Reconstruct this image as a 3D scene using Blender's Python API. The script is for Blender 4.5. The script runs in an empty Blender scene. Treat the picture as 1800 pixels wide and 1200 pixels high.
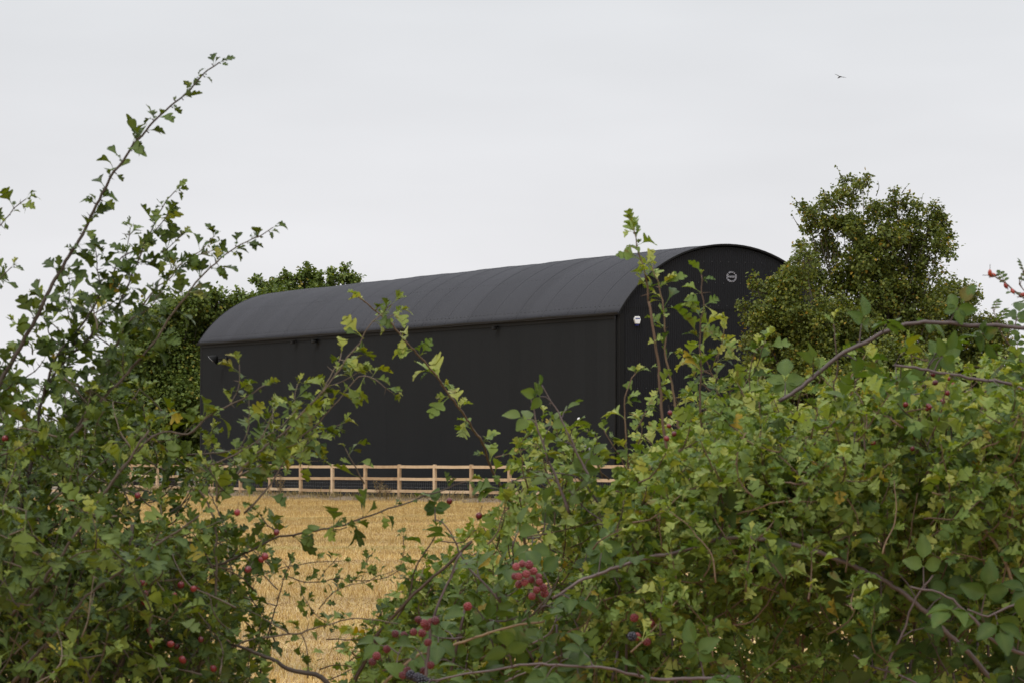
import bpy, math, random
import numpy as np
from mathutils import Vector, Matrix, Quaternion

# ------------------------------------------------------------------ camera, sky, sun, exposure
SC = bpy.context.scene
F = 5250.0                       # focal length in pixels of the 1800 px wide photograph
EYE = 2.36
PITCH = math.atan(160.0 / F)
CP, SP = math.cos(PITCH), math.sin(PITCH)
cam_d = bpy.data.cameras.new('camera')
cam_d.sensor_width = 36.0
cam_d.lens = F / 1800.0 * 36.0
cam_d.clip_start = 0.1
cam_d.clip_end = 9000.0
cam = bpy.data.objects.new('camera', cam_d)
SC.collection.objects.link(cam)
cam.location = (0, 0, EYE)
cam.rotation_euler = (math.pi / 2 + PITCH, 0, 0)
cam_d.dof.use_dof = True
cam_d.dof.focus_distance = 19.0
cam_d.dof.aperture_fstop = 36.0
SC.camera = cam

SUN_EL, SUN_AZ = math.radians(48), math.radians(-150)     # azimuth measured from +Y towards +X
world = bpy.data.worlds.new('World')
SC.world = world
world.use_nodes = True
wn, wl = world.node_tree.nodes, world.node_tree.links
wn.clear()
w_out = wn.new('ShaderNodeOutputWorld')
w_bg = wn.new('ShaderNodeBackground')
w_bg.inputs['Strength'].default_value = 0.1
w_sky = wn.new('ShaderNodeTexSky')
w_sky.sky_type = 'NISHITA'
w_sky.sun_disc = False
w_sky.sun_elevation = SUN_EL
w_sky.sun_rotation = SUN_AZ
w_tc = wn.new('ShaderNodeTexCoord')
w_sep = wn.new('ShaderNodeSeparateXYZ')
w_ramp = wn.new('ShaderNodeValToRGB')                       # the cloud sheet: bright, a little brighter overhead
cr = w_ramp.color_ramp
cr.elements[0].position = 0.0
cr.elements[0].color = (0.835, 0.83, 0.855, 1)
cr.elements[1].position = 1.0
cr.elements[1].color = (1.85, 1.85, 1.86, 1)
e = cr.elements.new(0.055); e.color = (0.805, 0.80, 0.825, 1)
e = cr.elements.new(0.15); e.color = (0.75, 0.76, 0.78, 1)
e = cr.elements.new(0.35); e.color = (1.0, 1.01, 1.03, 1)
w_noise = wn.new('ShaderNodeTexNoise')
w_noise.inputs['Scale'].default_value = 7.0
w_noise.inputs['Detail'].default_value = 3.0
w_map = wn.new('ShaderNodeMapping')
w_map.inputs['Scale'].default_value = (1.0, 1.0, 4.0)
w_mr = wn.new('ShaderNodeMapRange')
w_mr.inputs['From Min'].default_value = 0.3
w_mr.inputs['From Max'].default_value = 0.7
w_mr.inputs['To Min'].default_value = 9.9
w_mr.inputs['To Max'].default_value = 10.75
w_mul = wn.new('ShaderNodeVectorMath'); w_mul.operation = 'SCALE'
w_mix = wn.new('ShaderNodeMixRGB'); w_mix.inputs['Fac'].default_value = 0.95
wl.new(w_tc.outputs['Generated'], w_sep.inputs[0])
wl.new(w_sep.outputs['Z'], w_ramp.inputs['Fac'])
wl.new(w_tc.outputs['Generated'], w_map.inputs['Vector'])
wl.new(w_map.outputs[0], w_noise.inputs['Vector'])
wl.new(w_noise.outputs['Fac'], w_mr.inputs['Value'])
wl.new(w_ramp.outputs['Color'], w_mul.inputs[0])
wl.new(w_mr.outputs['Result'], w_mul.inputs['Scale'])
wl.new(w_sky.outputs['Color'], w_mix.inputs['Color1'])
wl.new(w_mul.outputs[0], w_mix.inputs['Color2'])
wl.new(w_mix.outputs[0], w_bg.inputs['Color'])
wl.new(w_bg.outputs[0], w_out.inputs['Surface'])

sun_d = bpy.data.lights.new('sun', 'SUN')
sun_d.energy = 0.9
sun_d.angle = math.radians(18)
sun_d.color = (1.0, 0.965, 0.91)
sun = bpy.data.objects.new('sun', sun_d)
SC.collection.objects.link(sun)
sdir = Vector((math.sin(SUN_AZ) * math.cos(SUN_EL), math.cos(SUN_AZ) * math.cos(SUN_EL), math.sin(SUN_EL)))
sun.rotation_euler = sdir.to_track_quat('Z', 'Y').to_euler()
sun.location = (0, 0, 30)

SC.view_settings.view_transform = 'Standard'
SC.view_settings.look = 'None'
SC.view_settings.exposure = 0.0
SC.view_settings.gamma = 1.0
SC.view_settings.use_curve_mapping = False

rng = np.random.default_rng(7)
R = random.Random(11)

# ------------------------------------------------------------------ helpers
def P(px, py, Y):
    """world point at depth Y seen at a pixel of the photograph (used to read off real positions)"""
    u, v = (px - 900.0) / F, (600.0 - py) / F
    t = Y / (CP - v * SP)
    return np.array([u * t, Y, EYE + (SP + v * CP) * t])

def link(o, parent=None):
    SC.collection.objects.link(o)
    if parent is not None:
        o.parent = parent
    return o

def tag(o, label=None, cat=None, group=None, kind=None):
    if label: o['label'] = label
    if cat: o['category'] = cat
    if group: o['group'] = group
    if kind: o['kind'] = kind
    return o

def empty(name, loc, label, cat, group=None, rz=0.0):
    o = bpy.data.objects.new(name, None)
    o.empty_display_size = 0.2
    link(o)
    o.location = loc
    o.rotation_euler = (0, 0, rz)
    return tag(o, label, cat, group)

def mesh_np(name, V, quads=None, tris=None, mat=None, parent=None, smooth=True, attrs=None, off=None):
    V = np.asarray(V, dtype=np.float32).reshape(-1, 3)
    if off is not None:
        V = V - np.asarray(off, dtype=np.float32)
    q = np.asarray(quads if quads is not None and len(quads) else np.zeros((0, 4)), dtype=np.int32).reshape(-1, 4)
    t = np.asarray(tris if tris is not None and len(tris) else np.zeros((0, 3)), dtype=np.int32).reshape(-1, 3)
    me = bpy.data.meshes.new(name)
    me.vertices.add(len(V))
    me.vertices.foreach_set('co', V.ravel())
    nl = q.size + t.size
    me.loops.add(nl)
    me.loops.foreach_set('vertex_index', np.concatenate([q.ravel(), t.ravel()]))
    me.polygons.add(len(q) + len(t))
    st = np.concatenate([np.arange(len(q)) * 4, len(q) * 4 + np.arange(len(t)) * 3]).astype(np.int32)
    me.polygons.foreach_set('loop_start', st)
    me.update(calc_edges=True)
    me.polygons.foreach_set('use_smooth', np.full(len(q) + len(t), smooth))
    if attrs:
        for k, a in attrs.items():
            at = me.attributes.new(k, 'FLOAT', 'POINT')
            at.data.foreach_set('value', np.asarray(a, dtype=np.float32))
    me.validate()
    if mat is not None:
        me.materials.append(mat)
    o = bpy.data.objects.new(name, me)
    return link(o, parent)

class MB:
    """collects boxes, tubes and grids into ONE mesh"""
    def __init__(s): s.V = []; s.Q = []; s.T = []; s.A = []; s.n = 0
    def add(s, V, Q=(), T=(), a=0.5):
        V = np.asarray(V, dtype=float).reshape(-1, 3)
        if len(Q): s.Q.append(np.asarray(Q, dtype=np.int64).reshape(-1, 4) + s.n)
        if len(T): s.T.append(np.asarray(T, dtype=np.int64).reshape(-1, 3) + s.n)
        s.V.append(V)
        s.A.append(np.full(len(V), a) if np.isscalar(a) else np.asarray(a))
        s.n += len(V)
    def box(s, c, size, M=None, a=0.5, bev=0.0):
        x, y, z = np.array(size) / 2.0
        b = min(bev, x * .9, y * .9, z * .9)
        if b <= 0:
            V = np.array([[i * x, j * y, k * z] for k in (-1, 1) for j in (-1, 1) for i in (-1, 1)])
            Q = [(0, 2, 3, 1), (4, 5, 7, 6), (0, 1, 5, 4), (2, 6, 7, 3), (0, 4, 6, 2), (1, 3, 7, 5)]
        else:
            ring = [(-x + b, -y), (x - b, -y), (x, -y + b), (x, y - b), (x - b, y), (-x + b, y), (-x, y - b), (-x, -y + b)]
            V = []
            for zz, sc in ((-z, b), (-z + b, 0), (z - b, 0), (z, b)):
                for (rx, ry) in ring:
                    V.append((rx - math.copysign(sc, rx) if sc else rx, ry - math.copysign(sc, ry) if sc else ry, zz))
            Q = []
            for k in range(3):
                for i in range(8):
                    j = (i + 1) % 8
                    Q.append((k * 8 + i, k * 8 + j, k * 8 + 8 + j, k * 8 + 8 + i))
            for k, f in ((0, -1), (24, 1)):
                for (a0, b0, c0, d0) in ((0, 1, 2, 7), (7, 2, 3, 6), (6, 3, 4, 5)):
                    q = (k + a0, k + b0, k + c0, k + d0)
                    Q.append(q if f > 0 else q[::-1])
            V = np.array(V)
        if M is not None: V = V @ np.asarray(M).T
        s.add(V + np.asarray(c), Q, (), a)
    def tube(s, pts, rad, n=6, a=0.5, cap=True):
        pts = np.asarray(pts, dtype=float)
        m = len(pts)
        rad = np.full(m, rad) if np.isscalar(rad) else np.asarray(rad)
        tan = np.gradient(pts, axis=0)
        tan /= np.linalg.norm(tan, axis=1)[:, None] + 1e-12
        ref = np.array([0, 0, 1.0]) if abs(tan[0][2]) < .9 else np.array([1.0, 0, 0])
        u = np.cross(tan[0], ref); u /= np.linalg.norm(u)
        ang = np.arange(n) * 2 * math.pi / n
        V = np.zeros((m, n, 3))
        for i in range(m):
            u = u - tan[i] * u.dot(tan[i]); u /= np.linalg.norm(u) + 1e-12
            w = np.cross(tan[i], u)
            V[i] = pts[i] + rad[i] * (np.cos(ang)[:, None] * u + np.sin(ang)[:, None] * w)
        i, j = np.meshgrid(np.arange(m - 1), np.arange(n), indexing='ij')
        jn = (j + 1) % n
        Q = np.stack([i * n + j, i * n + jn, (i + 1) * n + jn, (i + 1) * n + j], -1).reshape(-1, 4)
        V = V.reshape(-1, 3); T = []
        if cap:
            V = np.vstack([V, pts[0], pts[-1]])
            a0, a1 = m * n, m * n + 1
            for j in range(n):
                T.append((a0, (j + 1) % n, j)); T.append((a1, (m - 1) * n + j, (m - 1) * n + (j + 1) % n))
        s.add(V, Q, T, a)
    def build(s, name, mat, parent=None, smooth=True, off=None):
        V = np.vstack(s.V)
        return mesh_np(name, V, np.vstack(s.Q) if s.Q else None, np.vstack(s.T) if s.T else None, mat, parent, smooth,
                       {'rnd': np.concatenate(s.A)}, off)

def spline(pts, step=0.012):
    """Catmull-Rom through the points, resampled evenly"""
    p = np.asarray(pts, dtype=float)
    if len(p) == 2:
        n = max(3, int(np.linalg.norm(p[1] - p[0]) / step))
        return p[0] + (p[1] - p[0]) * np.linspace(0, 1, n)[:, None]
    q = np.vstack([2 * p[0] - p[1], p, 2 * p[-1] - p[-2]])
    out = []
    for i in range(1, len(q) - 2):
        t = np.linspace(0, 1, 14, endpoint=False)[:, None]
        a, b, c, d = q[i - 1], q[i], q[i + 1], q[i + 2]
        out.append(.5 * (2 * b + (c - a) * t + (2 * a - 5 * b + 4 * c - d) * t ** 2 + (3 * b - a - 3 * c + d) * t ** 3))
    o = np.vstack(out + [p[-1:]])
    L = np.concatenate([[0], np.cumsum(np.linalg.norm(np.diff(o, axis=0), axis=1))])
    n = max(3, int(L[-1] / step))
    s = np.linspace(0, L[-1], n)
    return np.stack([np.interp(s, L, o[:, k]) for k in range(3)], 1)

def unit(v): return v / (np.linalg.norm(v) + 1e-12)

# ------------------------------------------------------------------ materials
def new_mat(name):
    m = bpy.data.materials.new(name); m.use_nodes = True
    nt = m.node_tree; b = nt.nodes['Principled BSDF']
    return m, nt, b
def node(nt, t, **kw):
    n = nt.nodes.new(t)
    for k, v in kw.items(): setattr(n, k, v)
    return n
def ramp(nt, stops, interp='LINEAR'):
    r = nt.nodes.new('ShaderNodeValToRGB'); r.color_ramp.interpolation = interp
    el = r.color_ramp.elements
    el[0].position, el[0].color = stops[0][0], (*stops[0][1], 1)
    el[1].position, el[1].color = stops[-1][0], (*stops[-1][1], 1)
    for p, c in stops[1:-1]:
        x = el.new(p); x.color = (*c, 1)
    return r
def simple(name, col, rough=0.5, metal=0.0, noise=0.12, scale=8.0, bump=0.0, spec=0.5):
    m, nt, b = new_mat(name)
    tc = node(nt, 'ShaderNodeTexCoord'); nz = node(nt, 'ShaderNodeTexNoise')
    nz.inputs['Scale'].default_value = scale; nz.inputs['Detail'].default_value = 5
    nt.links.new(tc.outputs['Object'], nz.inputs['Vector'])
    c = np.array(col)
    r = ramp(nt, [(0.3, tuple(c * (1 - noise))), (0.7, tuple(np.minimum(c * (1 + noise), 1)))])
    nt.links.new(nz.outputs['Fac'], r.inputs['Fac']); nt.links.new(r.outputs['Color'], b.inputs['Base Color'])
    b.inputs['Roughness'].default_value = rough; b.inputs['Metallic'].default_value = metal
    b.inputs['Specular IOR Level'].default_value = spec
    if bump:
        bp = node(nt, 'ShaderNodeBump'); bp.inputs['Strength'].default_value = bump
        nt.links.new(nz.outputs['Fac'], bp.inputs['Height']); nt.links.new(bp.outputs[0], b.inputs['Normal'])
    return m

def leaf_mat(name, stops, back=(0.10, 0.135, 0.045), trans=0.3, rough=0.5, spec=0.22, veins=False):
    m, nt, b = new_mat(name)
    at = node(nt, 'ShaderNodeAttribute', attribute_name='rnd')
    r = ramp(nt, stops)
    nt.links.new(at.outputs['Fac'], r.inputs['Fac'])
    vn = node(nt, 'ShaderNodeAttribute', attribute_name='vein')
    mx = node(nt, 'ShaderNodeMixRGB', blend_type='MIX')
    mx.inputs['Color2'].default_value = (0.18, 0.23, 0.06, 1)
    mvn = node(nt, 'ShaderNodeMath', operation='MULTIPLY'); mvn.inputs[1].default_value = 0.28
    nt.links.new(vn.outputs['Fac'], mvn.inputs[0]); nt.links.new(mvn.outputs[0], mx.inputs['Fac'])
    nz = node(nt, 'ShaderNodeTexNoise'); nz.inputs['Scale'].default_value = 60.0
    tc = node(nt, 'ShaderNodeTexCoord'); nt.links.new(tc.outputs['Object'], nz.inputs['Vector'])
    hs = node(nt, 'ShaderNodeHueSaturation')
    mr = node(nt, 'ShaderNodeMapRange'); mr.inputs['To Min'].default_value = .75; mr.inputs['To Max'].default_value = 1.25
    nt.links.new(nz.outputs['Fac'], mr.inputs['Value']); nt.links.new(mr.outputs[0], hs.inputs['Value'])
    sp = node(nt, 'ShaderNodeTexNoise'); sp.inputs['Scale'].default_value = 22.0; sp.inputs['Detail'].default_value = 4
    nt.links.new(tc.outputs['Object'], sp.inputs['Vector'])
    sr = node(nt, 'ShaderNodeMapRange'); sr.inputs['From Min'].default_value = .64; sr.inputs['From Max'].default_value = .70; sr.inputs['To Max'].default_value = .65
    nt.links.new(sp.outputs['Fac'], sr.inputs['Value'])
    sm = node(nt, 'ShaderNodeMixRGB'); sm.inputs['Color2'].default_value = (.16, .085, .022, 1)
    nt.links.new(sr.outputs[0], sm.inputs['Fac']); nt.links.new(r.outputs['Color'], sm.inputs['Color1'])
    nt.links.new(sm.outputs[0], mx.inputs['Color1']); nt.links.new(mx.outputs[0], hs.inputs['Color'])
    if veins:
        ax_ = node(nt, 'ShaderNodeAttribute', attribute_name='lx'); ay_ = node(nt, 'ShaderNodeAttribute', attribute_name='ly')
        m1 = node(nt, 'ShaderNodeMath', operation='MULTIPLY_ADD'); m1.inputs[1].default_value = -.75
        nt.links.new(ax_.outputs['Fac'], m1.inputs[0]); nt.links.new(ay_.outputs['Fac'], m1.inputs[2])
        m2 = node(nt, 'ShaderNodeMath', operation='MULTIPLY'); m2.inputs[1].default_value = 46.0
        m3 = node(nt, 'ShaderNodeMath', operation='SINE'); nt.links.new(m1.outputs[0], m2.inputs[0]); nt.links.new(m2.outputs[0], m3.inputs[0])
        m4 = node(nt, 'ShaderNodeMath', operation='POWER'); m4.use_clamp = True; m4.inputs[1].default_value = 6.0
        m5 = node(nt, 'ShaderNodeMath', operation='ABSOLUTE'); nt.links.new(m3.outputs[0], m5.inputs[0]); nt.links.new(m5.outputs[0], m4.inputs[0])
        mvx = node(nt, 'ShaderNodeMixRGB'); mvx.inputs['Color2'].default_value = (.16, .22, .08, 1)
        m6 = node(nt, 'ShaderNodeMath', operation='MULTIPLY'); m6.inputs[1].default_value = .35
        nt.links.new(m4.outputs[0], m6.inputs[0]); nt.links.new(m6.outputs[0], mvx.inputs['Fac']); nt.links.new(mx.outputs[0], mvx.inputs['Color1'])
        nt.links.new(mvx.outputs[0], hs.inputs['Color'])
        bp = node(nt, 'ShaderNodeBump'); bp.inputs['Strength'].default_value = .8; bp.inputs['Distance'].default_value = .0012; bp.invert = True
        nt.links.new(m4.outputs[0], bp.inputs['Height']); nt.links.new(bp.outputs[0], b.inputs['Normal'])
    geo = node(nt, 'ShaderNodeNewGeometry')
    mb = node(nt, 'ShaderNodeMixRGB'); mb.inputs['Color2'].default_value = (*back, 1)
    mbf = node(nt, 'ShaderNodeMath', operation='MULTIPLY'); mbf.inputs[1].default_value = 0.55
    nt.links.new(geo.outputs['Backfacing'], mbf.inputs[0]); nt.links.new(mbf.outputs[0], mb.inputs['Fac'])
    nt.links.new(hs.outputs[0], mb.inputs['Color1']); nt.links.new(mb.outputs[0], b.inputs['Base Color'])
    b.inputs['Roughness'].default_value = rough
    b.inputs['Specular IOR Level'].default_value = spec
    tr = node(nt, 'ShaderNodeBsdfTranslucent')
    ht = node(nt, 'ShaderNodeHueSaturation'); ht.inputs['Hue'].default_value = 0.485; ht.inputs['Saturation'].default_value = 1.25; ht.inputs['Value'].default_value = 1.5
    nt.links.new(hs.outputs[0], ht.inputs['Color']); nt.links.new(ht.outputs[0], tr.inputs['Color'])
    ms = node(nt, 'ShaderNodeMixShader'); ms.inputs[0].default_value = trans
    nt.links.new(b.outputs[0], ms.inputs[1]); nt.links.new(tr.outputs[0], ms.inputs[2])
    nt.links.new(ms.outputs[0], nt.nodes['Material Output'].inputs['Surface'])
    return m

def bark_mat(name, stops, scale=40.0, rough=0.7):
    m, nt, b = new_mat(name)
    at = node(nt, 'ShaderNodeAttribute', attribute_name='rnd')
    tc = node(nt, 'ShaderNodeTexCoord'); nz = node(nt, 'ShaderNodeTexNoise')
    nz.inputs['Scale'].default_value = scale; nz.inputs['Detail'].default_value = 4
    nt.links.new(tc.outputs['Object'], nz.inputs['Vector'])
    ad = node(nt, 'ShaderNodeMath', operation='MULTIPLY_ADD'); ad.inputs[1].default_value = 0.5; 
    nt.links.new(nz.outputs['Fac'], ad.inputs[0]); 
    sb = node(nt, 'ShaderNodeMath', operation='SUBTRACT'); sb.inputs[1].default_value = 0.25
    nt.links.new(at.outputs['Fac'], sb.inputs[0]); nt.links.new(sb.outputs[0], ad.inputs[2])
    r = ramp(nt, stops); nt.links.new(ad.outputs[0], r.inputs['Fac']); nt.links.new(r.outputs['Color'], b.inputs['Base Color'])
    b.inputs['Roughness'].default_value = rough
    bp = node(nt, 'ShaderNodeBump'); bp.inputs['Strength'].default_value = .4; bp.inputs['Distance'].default_value = .002
    nt.links.new(nz.outputs['Fac'], bp.inputs['Height']); nt.links.new(bp.outputs[0], b.inputs['Normal'])
    return m

M = {}
M['haw_leaf'] = leaf_mat('hawthorn leaf', [(0.0, (.015, .039, .010)), (0.3, (.050, .096, .020)), (0.6, (.130, .190, .038)), (0.86, (.262, .325, .082)), (0.93, (.34, .35, .09)), (1.0, (.40, .25, .03))])
M['haw_dark'] = leaf_mat('dark hawthorn leaf', [(0.0, (.015, .034, .008)), (0.35, (.046, .080, .015)), (0.6, (.110, .152, .026)), (0.88, (.22, .26, .046)), (0.96, (.30, .29, .05)), (1.0, (.42, .25, .02))], trans=.2)
M['bramble_leaf'] = leaf_mat('bramble leaf', [(0.0, (.020, .050, .010)), (0.5, (.058, .112, .022)), (0.88, (.125, .18, .033)), (1.0, (.28, .25, .035))], back=(.11, .15, .06), trans=.26, rough=.42, spec=.30, veins=True)
M['maple_leaf'] = leaf_mat('field maple leaf', [(0.0, (.05, .11, .03)), (0.6, (.10, .18, .04)), (1.0, (.32, .30, .05))], trans=.35)
M['tree_olive'] = leaf_mat('olive tree leaf', [(0.0, (.032, .050, .009)), (0.5, (.094, .120, .020)), (0.85, (.20, .205, .032)), (1.0, (.34, .20, .02))], trans=.25)
M['tree_green'] = leaf_mat('green tree leaf', [(0.0, (.032, .058, .012)), (0.5, (.092, .138, .026)), (0.9, (.19, .225, .040)), (1.0, (.30, .22, .03))], trans=.22)
M['tree_dark'] = leaf_mat('dark far leaf', [(0.0, (.018, .032, .018)), (1.0, (.05, .075, .03))], trans=.2)
M['haw_bark'] = bark_mat('hawthorn bark', [(0.0, (.030, .020, .014)), (0.5, (.085, .060, .042)), (0.8, (.20, .15, .105)), (1.0, (.30, .24, .18))])
M['red_bark'] = bark_mat('reddish young bark', [(0.0, (.04, .022, .014)), (0.5, (.12, .070, .042)), (1.0, (.24, .16, .09))])
M['cane'] = bark_mat('bramble cane', [(0.0, (.038, .024, .024)), (0.5, (.095, .064, .062)), (1.0, (.17, .125, .11))], rough=.5)
M['trunk'] = bark_mat('tree bark', [(0.0, (.03, .025, .018)), (1.0, (.12, .10, .075))], scale=6)

def berry_mat(name, c0, c1, rough=.22):
    m, nt, b = new_mat(name)
    tc = node(nt, 'ShaderNodeTexCoord'); nz = node(nt, 'ShaderNodeTexNoise'); nz.inputs['Scale'].default_value = 140
    oi = node(nt, 'ShaderNodeObjectInfo')
    nt.links.new(tc.outputs['Object'], nz.inputs['Vector'])
    mx = node(nt, 'ShaderNodeMixRGB'); mx.inputs['Color1'].default_value = (*c0, 1); mx.inputs['Color2'].default_value = (*c1, 1)
    ad = node(nt, 'ShaderNodeMath', operation='MULTIPLY_ADD'); ad.inputs[1].default_value = .6; ad.use_clamp = True
    mm = node(nt, 'ShaderNodeMath', operation='SUBTRACT'); mm.inputs[1].default_value = .3
    nt.links.new(oi.outputs['Random'], mm.inputs[0])
    nt.links.new(nz.outputs['Fac'], ad.inputs[0]); nt.links.new(mm.outputs[0], ad.inputs[2])
    nt.links.new(ad.outputs[0], mx.inputs['Fac']); nt.links.new(mx.outputs[0], b.inputs['Base Color'])
    b.inputs['Roughness'].default_value = rough
    b.inputs['Subsurface Weight'].default_value = .1
    b.inputs['Subsurface Radius'].default_value = (.004, .001, .001)
    return m
M['haw'] = berry_mat('ripening haw', (.07, .006, .012), (.20, .018, .020))
M['hip'] = berry_mat('rose hip', (.22, .02, .012), (.36, .05, .02))
M['red_berry'] = berry_mat('unripe blackberry', (.12, .014, .018), (.27, .055, .06), .26)
M['mid_berry'] = berry_mat('reddening blackberry', (.06, .006, .010), (.20, .022, .024), .3)
M['dark_berry'] = berry_mat('ripe blackberry', (.006, .006, .012), (.02, .012, .03), .18)
M['calyx'] = simple('dried calyx', (.045, .03, .018), .8)

# black coated steel
def steel(name, base, rough, laps=0.0):
    m, nt, b = new_mat(name)
    tc = node(nt, 'ShaderNodeTexCoord'); nz = node(nt, 'ShaderNodeTexNoise'); nz.inputs['Scale'].default_value = .9; nz.inputs['Detail'].default_value = 6
    mp = node(nt, 'ShaderNodeMapping'); mp.inputs['Scale'].default_value = (1, 1, .25)
    nt.links.new(tc.outputs['Object'], mp.inputs['Vector']); nt.links.new(mp.outputs[0], nz.inputs['Vector'])
    at = node(nt, 'ShaderNodeAttribute', attribute_name='rnd')
    c = np.array(base)
    r = ramp(nt, [(0.0, tuple(c * .85)), (1.0, tuple(c * 1.15))])
    mx = node(nt, 'ShaderNodeMath', operation='MULTIPLY_ADD'); mx.inputs[1].default_value = .5
    sb = node(nt, 'ShaderNodeMath', operation='MULTIPLY'); sb.inputs[1].default_value = .5
    nt.links.new(at.outputs['Fac'], sb.inputs[0]); nt.links.new(nz.outputs['Fac'], mx.inputs[0]); nt.links.new(sb.outputs[0], mx.inputs[2])
    nt.links.new(mx.outputs[0], r.inputs['Fac']); nt.links.new(r.outputs['Color'], b.inputs['Base Color'])
    mr = node(nt, 'ShaderNodeMapRange'); mr.inputs['To Min'].default_value = rough - .06; mr.inputs['To Max'].default_value = rough + .08
    nt.links.new(nz.outputs['Fac'], mr.inputs['Value']); nt.links.new(mr.outputs[0], b.inputs['Roughness'])
    b.inputs['Specular IOR Level'].default_value = .27
    return m
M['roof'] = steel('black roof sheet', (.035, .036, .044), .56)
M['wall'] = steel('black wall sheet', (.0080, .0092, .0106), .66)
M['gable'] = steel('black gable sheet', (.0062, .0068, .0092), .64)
M['trim'] = steel('black flashing and eaves shade', (.0045, .0045, .005), .7)  # flashings, and the eaves strip, darkened to pass for soffit shade
M['gutter'] = steel('black gutter', (.007, .007, .008), .55)
M['screw'] = simple('dark screw cap', (.008, .008, .009), .6)
M['screw_light'] = simple('bare screw head', (.030, .030, .034), .5)
M['white'] = simple('white paint', (.36, .36, .40), .6, noise=.15)
M['alarm_white'] = simple('white plastic', (.80, .80, .80), .35, noise=.03)
M['blue'] = simple('dark blue plastic', (.012, .016, .10), .25)
M['blue_ink'] = simple('blue ink', (.05, .07, .28), .5)
M['galv'] = simple('galvanised steel', (.42, .42, .44), .4, metal=.6, noise=.2, scale=3)
M['door'] = simple('pale grey door', (.33, .33, .36), .45)
M['black'] = simple('black plastic', (.006, .006, .006), .65, spec=.15)
M['chrome'] = simple('polished rim', (.55, .55, .55), .18, metal=1.0, noise=.02)
M['glass'] = simple('lamp lens', (.006, .006, .007), .6, noise=.02, spec=.15)
M['bird'] = simple('dark brown feather', (.025, .02, .018), .8)
M['wire'] = simple('galvanised wire', (.16, .16, .17), .5, metal=.4)

# new sawn fence timber
m, nt, b = new_mat('new sawn timber')
tc = node(nt, 'ShaderNodeTexCoord'); at = node(nt, 'ShaderNodeAttribute', attribute_name='rnd')
nz = node(nt, 'ShaderNodeTexNoise'); nz.inputs['Scale'].default_value = 5; nz.inputs['Detail'].default_value = 8; nz.inputs['Distortion'].default_value = .6
nt.links.new(tc.outputs['Object'], nz.inputs['Vector'])
ad = node(nt, 'ShaderNodeMath', operation='MULTIPLY_ADD'); ad.inputs[1].default_value = .6
sb = node(nt, 'ShaderNodeMath', operation='MULTIPLY'); sb.inputs[1].default_value = .5
nt.links.new(at.outputs['Fac'], sb.inputs[0]); nt.links.new(nz.outputs['Fac'], ad.inputs[0]); nt.links.new(sb.outputs[0], ad.inputs[2])
r = ramp(nt, [(0.1, (.28, .165, .085)), (0.5, (.50, .345, .20)), (0.8, (.62, .455, .29)), (1.0, (.68, .54, .37))])
nt.links.new(ad.outputs[0], r.inputs['Fac']); nt.links.new(r.outputs['Color'], b.inputs['Base Color']); b.inputs['Roughness'].default_value = .8
M['timber'] = m

# straw / field
def straw_mat(name, attr):
    m, nt, b = new_mat(name)
    tc = node(nt, 'ShaderNodeTexCoord')
    big = node(nt, 'ShaderNodeTexNoise'); big.inputs['Scale'].default_value = .35; big.inputs['Detail'].default_value = 3
    mp = node(nt, 'ShaderNodeMapping'); mp.inputs['Scale'].default_value = (.3, 1.6, 1)
    nt.links.new(tc.outputs['Object'], mp.inputs['Vector']); nt.links.new(mp.outputs[0], big.inputs['Vector'])
    if attr:
        at = node(nt, 'ShaderNodeAttribute', attribute_name='rnd'); src = at.outputs['Fac']
        stops = [(0.0, (.21, .115, .032)), (0.35, (.36, .225, .066)), (0.7, (.51, .35, .115)), (1.0, (.74, .59, .27))]
    else:
        fine = node(nt, 'ShaderNodeTexNoise'); fine.inputs['Scale'].default_value = 28; fine.inputs['Detail'].default_value = 6
        nt.links.new(tc.outputs['Object'], fine.inputs['Vector']); src = fine.outputs['Fac']
        stops = [(0.25, (.14, .080, .026)), (0.45, (.31, .19, .058)), (0.6, (.43, .285, .092)), (0.75, (.58, .42, .19))]
    r = ramp(nt, stops); nt.links.new(src, r.inputs['Fac'])
    gr = node(nt, 'ShaderNodeTexNoise'); gr.inputs['Scale'].default_value = .16; gr.inputs['Detail'].default_value = 5
    nt.links.new(mp.outputs[0], gr.inputs['Vector'])
    gm = node(nt, 'ShaderNodeMapRange'); gm.inputs['From Min'].default_value = .56; gm.inputs['From Max'].default_value = .72; gm.inputs['To Max'].default_value = .45
    nt.links.new(gr.outputs['Fac'], gm.inputs['Value'])
    mg = node(nt, 'ShaderNodeMixRGB'); mg.inputs['Color2'].default_value = (.26, .26, .07, 1)
    nt.links.new(gm.outputs[0], mg.inputs['Fac']); nt.links.new(r.outputs['Color'], mg.inputs['Color1'])
    hv = node(nt, 'ShaderNodeHueSaturation'); mr = node(nt, 'ShaderNodeMapRange')
    mr.inputs['From Min'].default_value = .3; mr.inputs['From Max'].default_value = .7; mr.inputs['To Min'].default_value = .74; mr.inputs['To Max'].default_value = 1.18
    nt.links.new(big.outputs['Fac'], mr.inputs['Value']); nt.links.new(mr.outputs[0], hv.inputs['Value'])
    nt.links.new(mg.outputs[0], hv.inputs['Color']); nt.links.new(hv.outputs[0], b.inputs['Base Color'])
    b.inputs['Roughness'].default_value = .7
    return m
M['straw'] = straw_mat('cut straw', True)
M['field'] = straw_mat('stubble field soil and chaff', False)
M['verge'] = simple('dry earth and dead grass', (.17, .125, .08), .9, noise=.35, scale=2.5, bump=.5)
M['yard'] = simple('pale hardcore yard', (.25, .195, .13), .9, noise=.2, scale=1.5)
M['land'] = simple('distant farmland', (.05, .075, .035), .9, noise=.3, scale=.01)
M['hill'] = simple('distant hill in haze blue', (.10, .14, .20), .9, noise=.15, scale=.004)  # blue of distance haze mixed into the base colour
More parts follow.
